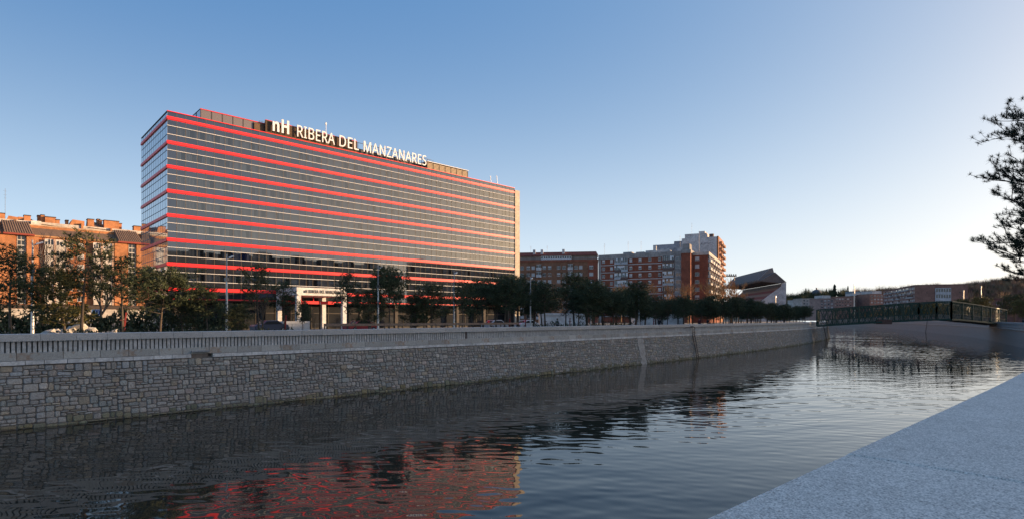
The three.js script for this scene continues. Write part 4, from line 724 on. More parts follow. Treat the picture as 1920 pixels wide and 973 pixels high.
// ---------------------------------------------------------------- hill, woods
{
  const ridgeV = [[1300, 577], [1400, 570], [1475, 564], [1520, 557], [1560, 556], [1620, 555], [1700, 551], [1760, 547], [1800, 545], [1850, 539], [1920, 530], [2050, 520], [2300, 530], [2600, 560]];
  const vAt = (u) => { for (let i = 1; i < ridgeV.length; i++) if (u <= ridgeV[i][0]) { const a = ridgeV[i - 1], c = ridgeV[i]; return a[1] + (c[1] - a[1]) * (u - a[0]) / (c[0] - a[0]); } return 560; };
  const rows = [[560, 0], [600, 0.2], [650, 0.52], [700, 0.82], [750, 1], [850, 1.04], [1000, 0.9], [1200, 0.6]], g = new Geo().col(0.15, 0.115, 0.07), pt = (u, [zc, f]) => { const [x, n] = placeAt(u, zc); return [x, (heightAt(vAt(u), 750) - 0) * f - 0.3, -n]; };
  for (let u = 1300; u < 2600; u += 20) for (let k = 0; k + 1 < rows.length; k++) g.quad(pt(u, rows[k]), pt(u + 20, rows[k]), pt(u + 20, rows[k + 1]), pt(u, rows[k + 1]));
  structure('hill', g, M.ground);
  // the bare wood on it, too far to count
  const r = rngOf(81), tw = new Geo();
  for (let i = 0; i < 70; i++) { const a = r() * 6.283, s = r() * 0.5, h = 1.2 + r() * 1.2, x = Math.cos(a) * s, z = Math.sin(a) * s, ex = Math.cos(a) * (s + 0.7 + r() * 1.3), ez = Math.sin(a) * (s + 0.7 + r() * 1.3), ey = h + 1.5 + r() * 3.6, c = 0.7 + r() * 0.6; tw.col(c, c, c).tri([x * 0.3, h * 0.6, z * 0.3], [x * 0.3 + 0.18, h * 0.6 + 0.05, z * 0.3 + 0.1], [ex, ey, ez]); }
  const wm = new THREE.MeshStandardMaterial({ vertexColors: true, roughness: 1, side: THREE.DoubleSide }); wm.name = 'twigs';
  const wood = new THREE.InstancedMesh(tw.build(), wm, 3600), m4 = new THREE.Matrix4(), q = new THREE.Quaternion(), col = new THREE.Color(); wood.name = 'hillside_wood'; wood.userData = { kind: 'stuff', label: 'bare brown winter wood covering the hillside', category: 'wood' };
  const up = new THREE.Vector3(0, 1, 0); let put = 0;
  while (put < 3600) {
    const u = 1440 + r() * 700, zc = 590 + r() * 190, i = rows.findIndex((w) => w[0] > zc), a = rows[i - 1], c = rows[i], f = a[1] + (c[1] - a[1]) * (zc - a[0]) / (c[0] - a[0]); if (u < 1640 && r() < 0.6) continue;
    const [x, n] = placeAt(u, zc), s = 1.0 + r() * 0.8; q.setFromAxisAngle(up, r() * 6.28);
    m4.compose(new THREE.Vector3(x, heightAt(vAt(u), 750) * f - 0.6, -n), q, new THREE.Vector3(s * 1.3, s * (0.8 + r() * 0.6), s * 1.3)); wood.setMatrixAt(put, m4);
    const t = r(); if (u < 1600 || t < 0.12) col.setRGB(0.035, 0.045, 0.02); else if (t < 0.3) col.setRGB(0.17, 0.1, 0.045); else col.setRGB(0.2 + r() * 0.08, 0.125 + r() * 0.045, 0.085 + r() * 0.03); wood.setColorAt(put, col); put++;
  }
  wood.castShadow = wood.receiveShadow = true; scene.add(wood);
  // cypresses and a dome on the skyline
  const cyp = (s) => { const q2 = rngOf(s), g2 = new Geo(); for (let i = 0; i < 260; i++) { const f = Math.pow(q2(), 0.8), rad = 1.5 * Math.sqrt(1 - f) * Math.min(1, f * 6 + 0.25), a = q2() * 6.283, y = 1 + f * 12; const c = 0.7 + q2() * 0.6, x = Math.cos(a) * rad * q2(), z = Math.sin(a) * rad * q2(); g2.col(0.022 * c, 0.03 * c, 0.017 * c).tri([x - 0.35, y, z], [x + 0.35, y, z + 0.2], [x * 1.2, y + 1.6, z * 1.2]); g2.tri([x, y, z - 0.35], [x, y, z + 0.35], [x * 1.2, y + 1.5, z * 1.2]); } return g2.build(); };
  const cg = [cyp(1), cyp(2)], ctr = new Geo().col(0.06, 0.045, 0.03).tube([[0, 0, 0], [0, 3, 0]], [0.25, 0.15], 5).build();
  [[1512, 14, 'tall dark cypress on the skyline nearest the stadium'], [1523, 9, 'short dark cypress close left of the hilltop dome'], [1551, 12, 'dark cypress first to the right of the hilltop dome'], [1566, 17, 'broad tall reddish dark cypress on the skyline'], [1591, 15, 'slim cypress beside the pale blue hill block'], [1497, 8, 'small cypress right above the white distant house'], [1582, 9, 'low round cypress among hilltop bushes']].forEach(([u, h, label], i) => {
    const [x, n] = placeAt(u, 735), t = thing('cypress_tree', label, 'tree', [x, heightAt(vAt(u), 750) - 1.5, -n], i, 'cypresses on the hill'); part(t, 'trunk', ctr, M.bark); const c = part(t, 'crown', cg[i % 2], M.needle); c.scale.set(h / 14 * (i === 3 ? 1.9 : 1), h / 14, h / 14 * (i === 3 ? 1.9 : 1));
  });
  const [dx, dn] = placeAt(1532, 740), dome = thing('hilltop_dome', 'low dark dome on the hill skyline', 'dome', [dx, heightAt(552, 750) - 6, -dn]);
  part(dome, 'drum', new THREE.CylinderGeometry(6.5, 6.5, 6, 20).translate(0, 3, 0), new THREE.MeshStandardMaterial({ color: rgb(0.12, 0.1, 0.1), roughness: 0.9 }));
  part(dome, 'cupola', new THREE.SphereGeometry(6.4, 20, 10, 0, 6.283, 0, Math.PI / 2).translate(0, 6, 0), new THREE.MeshStandardMaterial({ color: rgb(0.09, 0.09, 0.1), roughness: 0.7 })); part(dome, 'lantern', new Geo().col(0.12, 0.1, 0.1).box(-0.7, 0.7, 12.2, 14.6, -0.7, 0.7), M.plain);
}
// ---------------------------------------------------------------- trees
function pineGeo(seed, H, spread, base, dens, green) {   // trunk with limbs, and a crown of needle tufts on them
  const r = rngOf(seed), T = new Geo(), C = new Geo(), lean = (r() - 0.5) * 0.25, lean2 = (r() - 0.5) * 0.25, bark = [0.11, 0.085, 0.065];
  const axis = (f) => [lean * H * 0.25 * f + Math.sin(f * 5 + seed) * 0.05, H * f * 0.96, lean2 * H * 0.25 * f + Math.cos(f * 4 + seed) * 0.05];
  const pts = []; for (let i = 0; i <= 7; i++) pts.push(axis(i / 7)); T.col(bark).tube(pts, pts.map((_, i) => 0.085 * (1 - i / 8.5) * Math.sqrt(H / 5)), 7);
  const tuft = (p, d, s) => {
    for (let k = 0; k < 7; k++) {
      const a = r() * 6.283, t = 0.5 + r() * 0.9, ox = (r() - 0.5) * 1.6 + d[0] * 0.8, oy = (r() - 0.35) * 1.5 + d[1] * 0.8, oz = (r() - 0.5) * 1.6 + d[2] * 0.8, l = Math.hypot(ox, oy, oz) || 1, L = s * t, q = [p[0] + ox / l * L, p[1] + oy / l * L, p[2] + oz / l * L];
      const sh = 0.55 + r() * 0.9, w = 0.018 + r() * 0.016, sx = Math.cos(a) * w, sy = Math.sin(a) * w;
      C.col(green[0] * sh, green[1] * sh, green[2] * sh).tri([p[0] - sx, p[1] - sy, p[2] - w * 0.5], [p[0] + sx, p[1] + sy, p[2] + w * 0.5], q);
    }
  };
  const nl = Math.round(26 * dens);
  for (let i = 0; i < nl; i++) {
    const f = base + (1 - base) * Math.pow((i + r()) / nl, 0.85), p0 = axis(f), a = i * 2.4 + r() * 0.8, shape = Math.sin(Math.min(1, (f - base) / (1 - base) * 0.75 + 0.22) * Math.PI), len = spread * (0.35 + 0.75 * shape) * (0.65 + r() * 0.55), rise = 0.15 + r() * 0.55;
    const p1 = [p0[0] + Math.cos(a) * len * 0.5, p0[1] + len * rise * 0.35, p0[2] + Math.sin(a) * len * 0.5], p2 = [p0[0] + Math.cos(a + 0.2) * len, p0[1] + len * rise, p0[2] + Math.sin(a + 0.2) * len];
    T.col(bark).tube([p0, p1, p2], [0.03, 0.02, 0.008], 4);
    const nt = Math.round((16 + r() * 10) * (0.5 + len));
    for (let k = 0; k < nt; k++) { const t = 0.3 + 0.75 * Math.pow(r(), 0.7), s = (1 - t) * 0.25 + 0.18 + r() * 0.22, c = [p0[0] + (p2[0] - p0[0]) * t + (r() - 0.5) * s * 2.3, p0[1] + (p2[1] - p0[1]) * t + (r() - 0.4) * s * 1.7, p0[2] + (p2[2] - p0[2]) * t + (r() - 0.5) * s * 2.3]; tuft(c, [Math.cos(a) * 0.4, 0.35, Math.sin(a) * 0.4], 0.2 + r() * 0.12); }
  }
  return { T: T.build(), C: C.build(), H };
}
function bareGeo(seed, H, bark, twigs = 1, thick = 1) {
  const r = rngOf(seed), T = new Geo().col(bark), C = new Geo();
  const grow = (p, d, len, rad, lvl) => {
    const q = [p[0] + d[0] * len, p[1] + d[1] * len, p[2] + d[2] * len], m = [(p[0] + q[0]) / 2 + (r() - 0.5) * len * 0.08, (p[1] + q[1]) / 2, (p[2] + q[2]) / 2 + (r() - 0.5) * len * 0.08], c = 0.8 + r() * 0.4;
    (lvl > 2 ? C : T).col(bark.map((v) => v * c)); if (lvl > 3) C.tri([p[0] - rad * thick, p[1], p[2]], [p[0] + rad * thick, p[1], p[2] + rad * thick], q); else (lvl > 2 ? C : T).tube([p, m, q], [rad, rad * 0.85, rad * 0.68], lvl > 1 ? 4 : 6);
    if (lvl >= 5) return;
    const n = lvl === 0 ? 4 : lvl < 4 ? 3 + (r() < 0.5 ? 1 : 0) : Math.round(3 * twigs);
    for (let k = 0; k < n; k++) { const a = r() * 6.283, sp = 0.32 + r() * 0.38, nd = [d[0] + Math.cos(a) * sp, d[1] + 0.12 + (r() - 0.4) * 0.3, d[2] + Math.sin(a) * sp], l = Math.hypot(...nd), t = k === 0 ? 1 : 0.5 + r() * 0.5; grow([p[0] + d[0] * len * t, p[1] + d[1] * len * t, p[2] + d[2] * len * t], nd.map((v) => v / l), len * (0.58 + r() * 0.22), rad * 0.6, lvl + 1); }
  };
  grow([0, 0, 0], [0, 1, 0], H * 0.32, H * 0.014, 0);
  return { T: T.build(), C: C.build(), H };
}
const DK = [0.05, 0.064, 0.026], YG = [0.12, 0.105, 0.028], OL = [0.065, 0.07, 0.026];
const pines = [pineGeo(1, 5.6, 1.2, 0.3, 1.15, DK), pineGeo(2, 6.2, 1.25, 0.32, 0.95, DK), pineGeo(3, 5.2, 1.5, 0.24, 1.4, OL), pineGeo(4, 6.8, 1.3, 0.45, 0.66, OL), pineGeo(5, 5.8, 1.1, 0.38, 0.75, DK), pineGeo(6, 5.0, 1.75, 0.42, 1.5, DK), pineGeo(7, 5.6, 1.4, 0.25, 1.2, YG), pineGeo(8, 5.4, 1.3, 0.45, 1.0, DK), pineGeo(9, 5.9, 1.2, 0.5, 0.9, OL)];
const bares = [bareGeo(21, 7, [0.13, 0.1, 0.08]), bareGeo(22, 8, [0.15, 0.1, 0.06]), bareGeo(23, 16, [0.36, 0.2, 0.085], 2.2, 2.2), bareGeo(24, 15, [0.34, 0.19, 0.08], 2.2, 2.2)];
function tree(name, label, proto, x, n, h, turn, group, opt = {}) {
  const t = thing(name, label, 'tree', [x, opt.y || 0, -n], turn, group), s = h / proto.H;
  for (const [nm, g, m] of [['trunk', proto.T, M.bark], ['crown', proto.C, M.needle]]) { const p = part(t, nm, g, m); p.scale.set(s * (opt.wide || 1), s, s * (opt.wide || 1)); }
  return t;
}
// the single trees that stand out, from the near end of the far bank: [column, top row, distance across, kind, width, label]
const far1 = [
  [18, 472, 43.5, 1, 1.1, 'dense dark pine at the picture edge left of the white lamp pole'], [120, 505, 44.5, 6, 1.15, 'many stemmed dark pine beside the pale rubble heap'], [152, 440, 43.2, 3, 1.15, 'tall airy pine with a sunlit top before the orange apartments'], [226, 486, 43, 4, 1.15, 'slim dark pine with a red staked trunk left of the hotel'],
  [300, 512, 45, 5, 1.25, 'wide dense pine in front of the hotel corner'], [388, 540, 44.5, 7, 0.9, 'low cone shaped dark pine next to the white lamp pole'], [484, 500, 45, 3, 0.95, 'sunlit topped pine left of the white portal'], [531, 530, 50, 4, 0.8, 'dark slim pine just left of the portal opening'], [650, 515, 47, 4, 0.9, 'slender dark pine before the right portal column'], [566, 566, 43, 7, 0.45, 'small pine sapling before the portal plinth'],
  [729, 512, 45.5, 5, 0.95, 'round topped pine beside the third white lamp pole'], [690, 548, 46, 2, 0.9, 'low dark pine just right of the portal'], [808, 535, 45, 2, 1.1, 'bushy pine left of the fourth lamp pole'], [866, 530, 44, 4, 1.05, 'thin forked pine right of the fourth lamp pole'], [888, 536, 47, 0, 1.1, 'dark pine leaning close behind the forked pine'], [778, 556, 47, 2, 1.0, 'small bushy pine low before the hotel ground floor'], [946, 528, 44.5, 5, 1.3, 'broad dark pine hiding the hotel far corner'], [446, 572, 43.5, 2, 0.6, 'low round pine bush near the second lamp pole'], [340, 552, 47, 0, 0.9, 'dark narrow pine behind the wide corner pine'],
];
for (const [u, v, n, k, w, label] of far1) { const zc = depthAt(u, n), h = heightAt(v, zc); tree('pine_tree', label, pines[k], alongAt(u, n), n, h, u * 0.37, 'pines along the far promenade', { wide: w * (pines[k].H / h) * 0.95 }); }
// the belt of pines beyond the hotel, standing in rows along the promenade
{
  const r = rngOf(91), near2 = ['brown apartments', 'red brick building', 'stadium', 'green bridge end'];
  const belt = []; for (let s = 48; s < 165; s += 2.5) for (const off of [5.5, 11, 18]) { if (r() < 0.2) continue; belt.push([s + (r() - 0.5) * 2.4, off + (r() - 0.5) * 3]); }
  belt.forEach(([s, off], i) => { const p = far.at(s, off, 0), zc = zcOf(p[0], -p[2]), u = 960 + FPX * (CS * p[0] + CF * p[2]) / zc; let h = 4.3 + r() * 2.9; if (u > 1200) h = 3.9 + r() * 1.6; if (u > 1430) h = 3.7 + r() * 1.1; const k = u > 1440 && off > 8 ? 6 : [0, 1, 7, 4, 5, 8, 7][Math.floor(r() * 7)];
    tree('pine_tree', `dark pine in the promenade belt in front of ${u < 1115 ? 'the brown apartments' : u < 1270 ? 'the red brick building' : u < 1390 ? 'the orange bare trees' : u < 1480 ? 'the stadium' : 'the green bridge end'}`, pines[k], p[0], -p[2], h, r() * 6, 'belt of pines beyond the hotel', { wide: 1.1 + r() * 0.35 }); });
}
// unseen pines added on the camera's own bank to shade the wall and water edge
{ const r = rngOf(93); for (let i = 0; i < 13; i++) tree('pine_tree', 'tall unseen pine added on the camera bank to shade the far wall', pines[[5, 2, 1][i % 3]], 50 + i * 2.7 + r(), -4 - r() * 3, 10.2 + r() * 0.6, r() * 6, 'unseen pines added on the camera bank', { wide: 1.15 }); }
// right-hand bank beyond the bridge: pines and yellow shrubs
for (const [s, off, k, h, w, label] of [[142, 6, 5, 6.5, 1.6, 'broad dark pine on the near bank at the picture edge'], [152, 8, 2, 6.2, 1.4, 'dark bushy pine on the near bank beside the broad one'], [172, 9, 6, 5.4, 1.3, 'yellow green tree right beside the bridge end'], [183, 12, 6, 5.2, 1.3, 'yellow green tree behind the bridge end'], [160, 14, 6, 5.8, 1.3, 'olive tree behind the people on the near bank'], [148, 16, 6, 6.6, 1.3, 'yellowish tree between the near bank pines']]) { const p = near.at(s, off, 0); tree('bank_tree', label, pines[k], p[0], -p[2], h, s, 'trees past the bridge', { wide: w }); }
{ const r = rngOf(95); for (let i = 0; i < 46; i++) { const p = near.at(215 + i * 5.5 + r() * 4, 4 + r() * 14, 0); tree('bank_shrub', 'yellow green shrub on the bank seen through the bridge lattice', pines[[6, 6, 2][i % 3]], p[0], -p[2], 6.2 + r() * 2.6, r() * 6, 'shrubs behind the bridge', { wide: 1.35 }); } }
// bare winter trees
for (const [u, n, h, k, label] of [[100, 60, 9.5, 0, 'bare leafless tree before the orange apartments beside the lamp pole'], [78, 62, 9, 1, 'bare thin tree directly behind the white lamp pole'], [188, 62, 8.5, 0, 'bare tree between the tall pine and the hotel'], [1000, 70, 8.5, 1, 'bare tree left of the brown apartments'], [1050, 80, 9, 0, 'bare tree before the brown apartments'], [588, 62, 3.8, 1, 'small bare sapling in the portal opening'], [492, 50, 5.4, 1, 'spreading bare tree left of the portal'], [830, 55, 4.6, 0, 'bare sapling before the hotel ground floor']]) tree('bare_tree', label, bares[k], alongAt(u, n), n, h, u, 'bare trees on the far bank');
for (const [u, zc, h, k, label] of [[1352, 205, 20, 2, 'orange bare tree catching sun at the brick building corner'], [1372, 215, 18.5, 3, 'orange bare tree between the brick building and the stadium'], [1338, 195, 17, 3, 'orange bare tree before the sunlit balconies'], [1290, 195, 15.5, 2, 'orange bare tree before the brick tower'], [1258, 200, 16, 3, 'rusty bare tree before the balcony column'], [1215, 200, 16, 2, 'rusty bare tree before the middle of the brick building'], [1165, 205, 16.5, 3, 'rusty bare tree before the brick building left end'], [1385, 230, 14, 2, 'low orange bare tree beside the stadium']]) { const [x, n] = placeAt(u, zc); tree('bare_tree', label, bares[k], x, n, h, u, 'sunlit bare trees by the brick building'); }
// hedge behind the parapet
function hedge(name, label, s0, s1, off, h) { const r = rngOf(Math.floor(s0 * 9 + 3)), g = new Geo(), st = new Geo().col(0.05, 0.04, 0.03); for (let s = s0; s < s1; s += 0.06) for (let k = 0; k < (h > 2 ? 12 : 7); k++) { const o = off + (r() - 0.5) * 1.3, y = h * (0.15 + r() * (0.85 + 0.3 * Math.sin(s * 1.7) * Math.sin(s * 0.63))), p = far.at(s + r() * 0.06, o, y), c = 0.6 + r() * 0.8, a = r() * 6.283, lw = h > 2 ? 0.13 : 0.06, L = (0.1 + r() * 0.1) * (h > 2 ? 2 : 1); g.col(0.03 * c, 0.042 * c, 0.018 * c).tri([p[0] - Math.cos(a) * lw, p[1], p[2] - Math.sin(a) * lw], [p[0] + Math.cos(a) * lw, p[1] + 0.02, p[2] + Math.sin(a) * lw], [p[0] + (r() - 0.5) * L, p[1] + L, p[2] + (r() - 0.5) * L]); } for (let s = s0; s < s1; s += 0.7) st.tube([far.at(s, off, 0), far.at(s + 0.1, off, h * 0.7)], [0.03, 0.015], 4); const t = thing(name, label, 'hedge', [0, 0, 0]); part(t, 'foliage', g, M.needle); part(t, 'stems', st, M.bark, 'stuff'); }
hedge('clipped_hedge', 'low dark hedge behind the parapet below the hotel corner', -2, 17, 5.2, 0.95); hedge('tall_hedge', 'taller dark hedge standing back from the promenade left of the hotel', -8, 19, 23, 2.3); hedge('clipped_hedge', 'low dark hedge behind the parapet beyond the wooden fence', 44, 64, 6, 1.1);

// the pine that reaches in from the right, needles in stars at the twig ends
{
  const t = thing('foreground_pine', 'near dark pine branches with needle clusters reaching in against the sky', 'tree', [22.3, 0, 0.72]);
  const r = rngOf(103), T = new Geo().col(0.05, 0.038, 0.03), C = new Geo(), ax = (y) => [0.25 - 0.03 * y, y, 0.2 - 0.02 * y];
  T.tube([0, 2, 4, 6, 7.6, 8.6].map(ax), [0.2, 0.17, 0.14, 0.1, 0.06, 0.02], 8);
  const star = (p, s) => { const n = 34 + Math.floor(r() * 18); for (let k = 0; k < n; k++) { const a = r() * 6.283, z = r() * 1.8 - 0.7, q = Math.sqrt(Math.max(0.02, 1 - Math.min(1, z * z))), L = s * (0.55 + r() * 0.55), c = 0.6 + r() * 0.8, w = 0.0045, e = [p[0] + Math.cos(a) * q * L, p[1] + z * L * 0.85, p[2] + Math.sin(a) * q * L]; C.col(0.024 * c, 0.032 * c, 0.016 * c).tri([p[0] - w, p[1], p[2] - w], [p[0] + w, p[1] + w, p[2] + w], e); } };
  const unit = (d) => { const l = Math.hypot(...d); return d.map((v) => v / l); };
  const run = (p, d, len, n, wob, up) => { const pts = [p]; let q = p, dd = d; for (let i = 0; i < n; i++) { dd = unit([dd[0] + (r() - 0.5) * wob, dd[1] + (r() - 0.5) * wob + up, dd[2] + (r() - 0.5) * wob]); q = [q[0] + dd[0] * len / n, q[1] + dd[1] * len / n, q[2] + dd[2] * len / n]; pts.push(q); } return pts; };
  const along = (pts, f) => { const t2 = f * (pts.length - 1), i = Math.min(pts.length - 2, Math.floor(t2)), g = t2 - i; return [0, 1, 2].map((k) => pts[i][k] + (pts[i + 1][k] - pts[i][k]) * g); };
  // limbs: height of the fork, reach, turn from the river direction, rise
  const L = [-CS, -CF];
  const limb = (y, reach, turn, rise) => {
    const c = Math.cos(turn), s2 = Math.sin(turn), d = unit([L[0] * c - L[1] * s2, rise, L[0] * s2 + L[1] * c]), main = run(ax(y), d, reach, 7, 0.16, 0.015); T.tube(main, main.map((_, i) => 0.045 * (1 - i / 8)), 5);
    const nb = Math.round(reach * 4.2); for (let i = 0; i < nb; i++) {
      const f = 0.3 + 0.7 * (i + r()) / nb, p = along(main, f), a = r() * 6.283, d1 = unit([d[0] * 0.8 + Math.cos(a) * 0.75, 0.1 + (r() - 0.3) * 0.8, d[2] * 0.8 + Math.sin(a) * 0.75]), b1 = run(p, d1, 0.4 + r() * 0.55, 4, 0.35, 0.04); T.tube(b1, b1.map((_, k) => 0.013 * (1 - k / 6)), 4);
      const tips = 3 + Math.floor(r() * 4); for (let k = 0; k < tips; k++) { const q = along(b1, 0.35 + 0.65 * r()), d2 = unit([d1[0] + (r() - 0.5) * 1.5, d1[1] + (r() - 0.2) * 1.2, d1[2] + (r() - 0.5) * 1.5]), tw = run(q, d2, 0.12 + r() * 0.2, 3, 0.3, 0.05); T.tube(tw, [0.007, 0.006, 0.005, 0.004], 3); star(tw[3], 0.12 + r() * 0.04); if (r() < 0.5) star(tw[2], 0.11); }
      star(b1[4], 0.13 + r() * 0.04);
    }
    star(main[7], 0.15);
  };
  for (const [y, reach, turn, rise] of [[2.9, 3.5, 0.1, 0.18], [3.3, 3.6, -0.15, 0.16], [3.5, 3.2, 0.35, 0.2], [3.8, 3.85, 0.05, 0.2], [4.0, 3.4, -0.35, 0.25], [4.3, 3.7, 0.2, 0.22], [4.5, 3.0, -0.1, 0.3], [4.7, 2.9, 0.5, 0.2], [4.9, 3.4, 0, 0.32], [5.2, 3.1, -0.3, 0.3], [5.3, 2.7, 0.3, 0.3], [5.6, 3.3, 0.1, 0.33], [5.8, 3.0, -0.2, 0.3], [6.1, 3.3, 0.1, 0.28], [6.3, 2.9, 0.35, 0.25], [6.6, 2.8, -0.1, 0.2], [3.0, 2.6, -0.5, 0.1], [4.2, 2.4, 0.7, 0.2], [5.0, 2.4, -0.6, 0.2], [6.0, 2.2, -0.5, 0.2], [7.0, 1.6, 0.4, 0.5], [4.4, 2.6, 2.4, 0.3], [5.4, 2.4, 3.6, 0.3], [6.2, 1.8, 4.4, 0.4], [3.6, 2.6, 1.7, 0.3], [2.7, 3.1, 0.05, 0.1], [3.1, 3.0, 0.25, 0.1], [3.4, 2.8, -0.1, 0.15], [4.0, 2.7, 0.12, 0.15], [4.2, 3.1, -0.2, 0.2], [4.6, 3.3, 0.1, 0.2], [4.8, 2.7, -0.05, 0.25], [5.1, 2.6, 0.15, 0.3], [5.3, 2.9, -0.12, 0.25], [5.5, 2.5, 0.2, 0.3], [5.9, 2.6, 0.0, 0.3], [6.4, 2.5, 0.2, 0.3], [6.7, 2.4, 0.05, 0.3], [2.5, 2.8, 0.2, 0.08]]) limb(y, reach, turn, rise);
  part(t, 'trunk', T, M.bark); part(t, 'crown', C, M.needle);
}
// ---------------------------------------------------------------- street furniture, people, cars
{
  const poleG = new Geo().col(0.74, 0.74, 0.73).tube([[0, 0, 0], [0.02, 2.4, 0], [0, 4.6, 0]], [0.105, 0.085, 0.065], 8).build(), upG = new Geo().col(0.34, 0.34, 0.35).tube([[0, 4.6, 0], [0.02, 6.0, 0], [0, 6.5, 0]], [0.055, 0.045, 0.04], 7).build();
  const armG = new Geo().col(0.3, 0.3, 0.31).tube([[0, 6.1, 0], [0.28, 6.32, 0.05]], 0.03, 5).build(), headG = new Geo().col(0.42, 0.43, 0.44).hexa([[0.18, 6.2, 0.1], [0.52, 6.36, 0.1], [0.52, 6.36, -0.1], [0.18, 6.2, -0.1]], [[0.16, 6.3, 0.07], [0.5, 6.45, 0.07], [0.5, 6.45, -0.07], [0.16, 6.3, -0.07]]).build(), boxG = new Geo().col(0.2, 0.2, 0.2).box(-0.12, 0.12, 4.5, 4.75, -0.12, 0.12).build();
  [[2.7, 'white lamp pole rising before the orange apartments at the picture edge'], [13.8, 'tall white lamp pole before the hotel near its left corner'], [26.6, 'white lamp pole before the hotel right of the portal'], [35.3, 'white lamp pole before the far half of the hotel'], [46.4, 'white lamp pole between the hotel end and the brown apartments'], [57.5, 'white lamp pole before the right end of the brown apartments'], [68.5, 'white lamp pole among pines before the red brick building']].forEach(([x, label], i) => {
    const t = thing('lamp_pole', label, 'lamp', [x, 0, -45.2], i === 1 ? 0.2 : 0.1 * i, 'promenade lamp poles'); part(t, 'pole', poleG, M.metal); part(t, 'upper_pole', upG, M.metal); part(t, 'arm', armG, M.metal); part(t, 'lamp_head', headG, M.metal); part(t, 'junction_box', boxG, M.metal);
  });
  const dl = thing('double_globe_lamp', 'grey street lamp with two round heads before the hotel corner', 'lamp', [alongAt(296, 62), 0, -62]); part(dl, 'pole', new Geo().col(0.2, 0.2, 0.21).tube([[0, 0, 0], [0, 6.2, 0]], [0.09, 0.06], 7), M.metal); part(dl, 'arm', new Geo().col(0.2, 0.2, 0.21).tube([[-0.5, 6.35, 0], [0, 6.1, 0], [0.5, 6.35, 0]], 0.035, 5), M.metal);
  for (const x of [-0.52, 0.52]) { const h = part(dl, 'lamp_head', new THREE.LatheGeometry([[0, 6.05], [0.26, 6.12], [0.34, 6.3], [0.24, 6.5], [0, 6.62]].map((p) => new THREE.Vector2(...p)), 14), new THREE.MeshStandardMaterial({ color: rgb(0.5, 0.5, 0.5), roughness: 0.5, side: THREE.DoubleSide })); h.position.x = x; }
  for (const [u, zc, h, label] of [[1603, 420, 27, 'pale tall lamp mast with a round head behind the bridge'], [1808, 240, 13.5, 'bare pale post on the wooded bank behind the bridge end'], [1841, 235, 15, 'taller pale post beside the low brick hall'], [1455, 150, 7.6, 'pale lamp post before the stadium end wall']]) { const [x, n] = placeAt(u, zc), t = thing('tall_post', label, 'post', [x, 0, -n]); part(t, 'pole', new Geo().col(0.55, 0.5, 0.44).tube([[0, 0, 0], [0, h, 0]], [0.0012 * zc, 0.0007 * zc], 6), M.metal); part(t, 'head', new Geo().col(0.5, 0.47, 0.42).box(-0.0016 * zc, 0.0016 * zc, h - 0.002 * zc, h + 0.001 * zc, -0.2, 0.2), M.metal); }
}
{ // wooden rail fence
  const f = thing('wooden_rail_fence', 'long brown wooden rail on posts behind the parapet below the hotel', 'fence', [20, 0, -42.2]);
  for (let k = 0; k < 8; k++) part(f, 'rail', new Geo().col(0.27, 0.19, 0.14).box(k * 2.7 + 0.02, k * 2.7 + 2.68, 1.1, 1.3, -0.05, 0.05), M.bark);
  for (let k = 0; k < 17; k++) part(f, 'post', new Geo().col(0.12, 0.09, 0.07).box(k * 1.35 + 0.03, k * 1.35 + 0.11, 0, 1.1, -0.04, 0.04), M.bark);
}
{ // red tree stakes
  const r = rngOf(111); [[228, 43.2, 2.1], [532, 46, 2.0], [1022, 44, 1.8], [1068, 46, 1.8], [1190, 47, 1.8], [1145, 46, 1.7], [955, 44, 1.7], [985, 47, 1.6], [1226, 48, 1.7]].forEach(([u, n, h], i) => { const where = ['the slim pine left of the hotel', 'the left portal column', 'the brown apartments left end', 'the middle of the brown apartments', 'the red brick building left end', 'the brown apartments right end', 'the hotel far corner', 'the gap beside the hotel end', 'the red brick building middle'][i], t = thing('tree_stake', `red wooden tree stake standing before ${where}`, 'stake', [alongAt(u, n), 0, -n], 0, 'red tree stakes'); part(t, 'stake', new Geo().col(0.28, 0.035, 0.03).bar([0, 0, 0], [(r() - 0.5) * 0.4, h, 0.1], 0.09), M.bark); part(t, 'tie', new Geo().col(0.1, 0.02, 0.02).box(-0.16, 0.16, h * 0.75, h * 0.75 + 0.06, -0.05, 0.2), M.plain); });
}
{ // pale rubble heap
  const r = rngOf(113), t = thing('rubble_heap', 'pale sunlit heap of broken stone beside the white lamp pole', 'rubble', [5.2, 0, -46.4]);
  for (let k = 0; k < 60; k++) { const g = new THREE.IcosahedronGeometry(0.25 + r() * 0.3, 0), p = g.attributes.position; const key = {}; for (let i = 0; i < p.count; i++) { const id = [p.getX(i), p.getY(i), p.getZ(i)].map((v) => v.toFixed(2)).join(); key[id] = key[id] || [0.6 + r() * 0.7, 0.45 + r() * 0.5, 0.6 + r() * 0.7]; p.setXYZ(i, p.getX(i) * key[id][0], p.getY(i) * key[id][1], p.getZ(i) * key[id][2]); } g.computeVertexNormals(); const c = 0.55 + r() * 0.15; g.setAttribute('color', new THREE.Float32BufferAttribute(Array.from({ length: p.count * 3 }, (_, i) => c * [1, 0.95, 0.88][i % 3]), 3)); const x = (r() - 0.5) * 4.4; g.translate(x, 0.15 + r() * (1.05 - Math.abs(x) * 0.3), (r() - 0.5) * 1.4); part(t, 'stone', g, M.stone); }
  const lw = thing('low_concrete_wall', 'low grey concrete wall behind the trees left of the hotel', 'wall', [-8, 0, -75]); part(lw, 'wall', new Geo().col(0.34, 0.33, 0.33).box(0, 27, 0, 1.5, -0.3, 0), M.concrete); part(lw, 'coping', new Geo().col(0.5, 0.5, 0.5).box(0, 27, 1.5, 1.6, -0.35, 0.05), M.concrete);
}
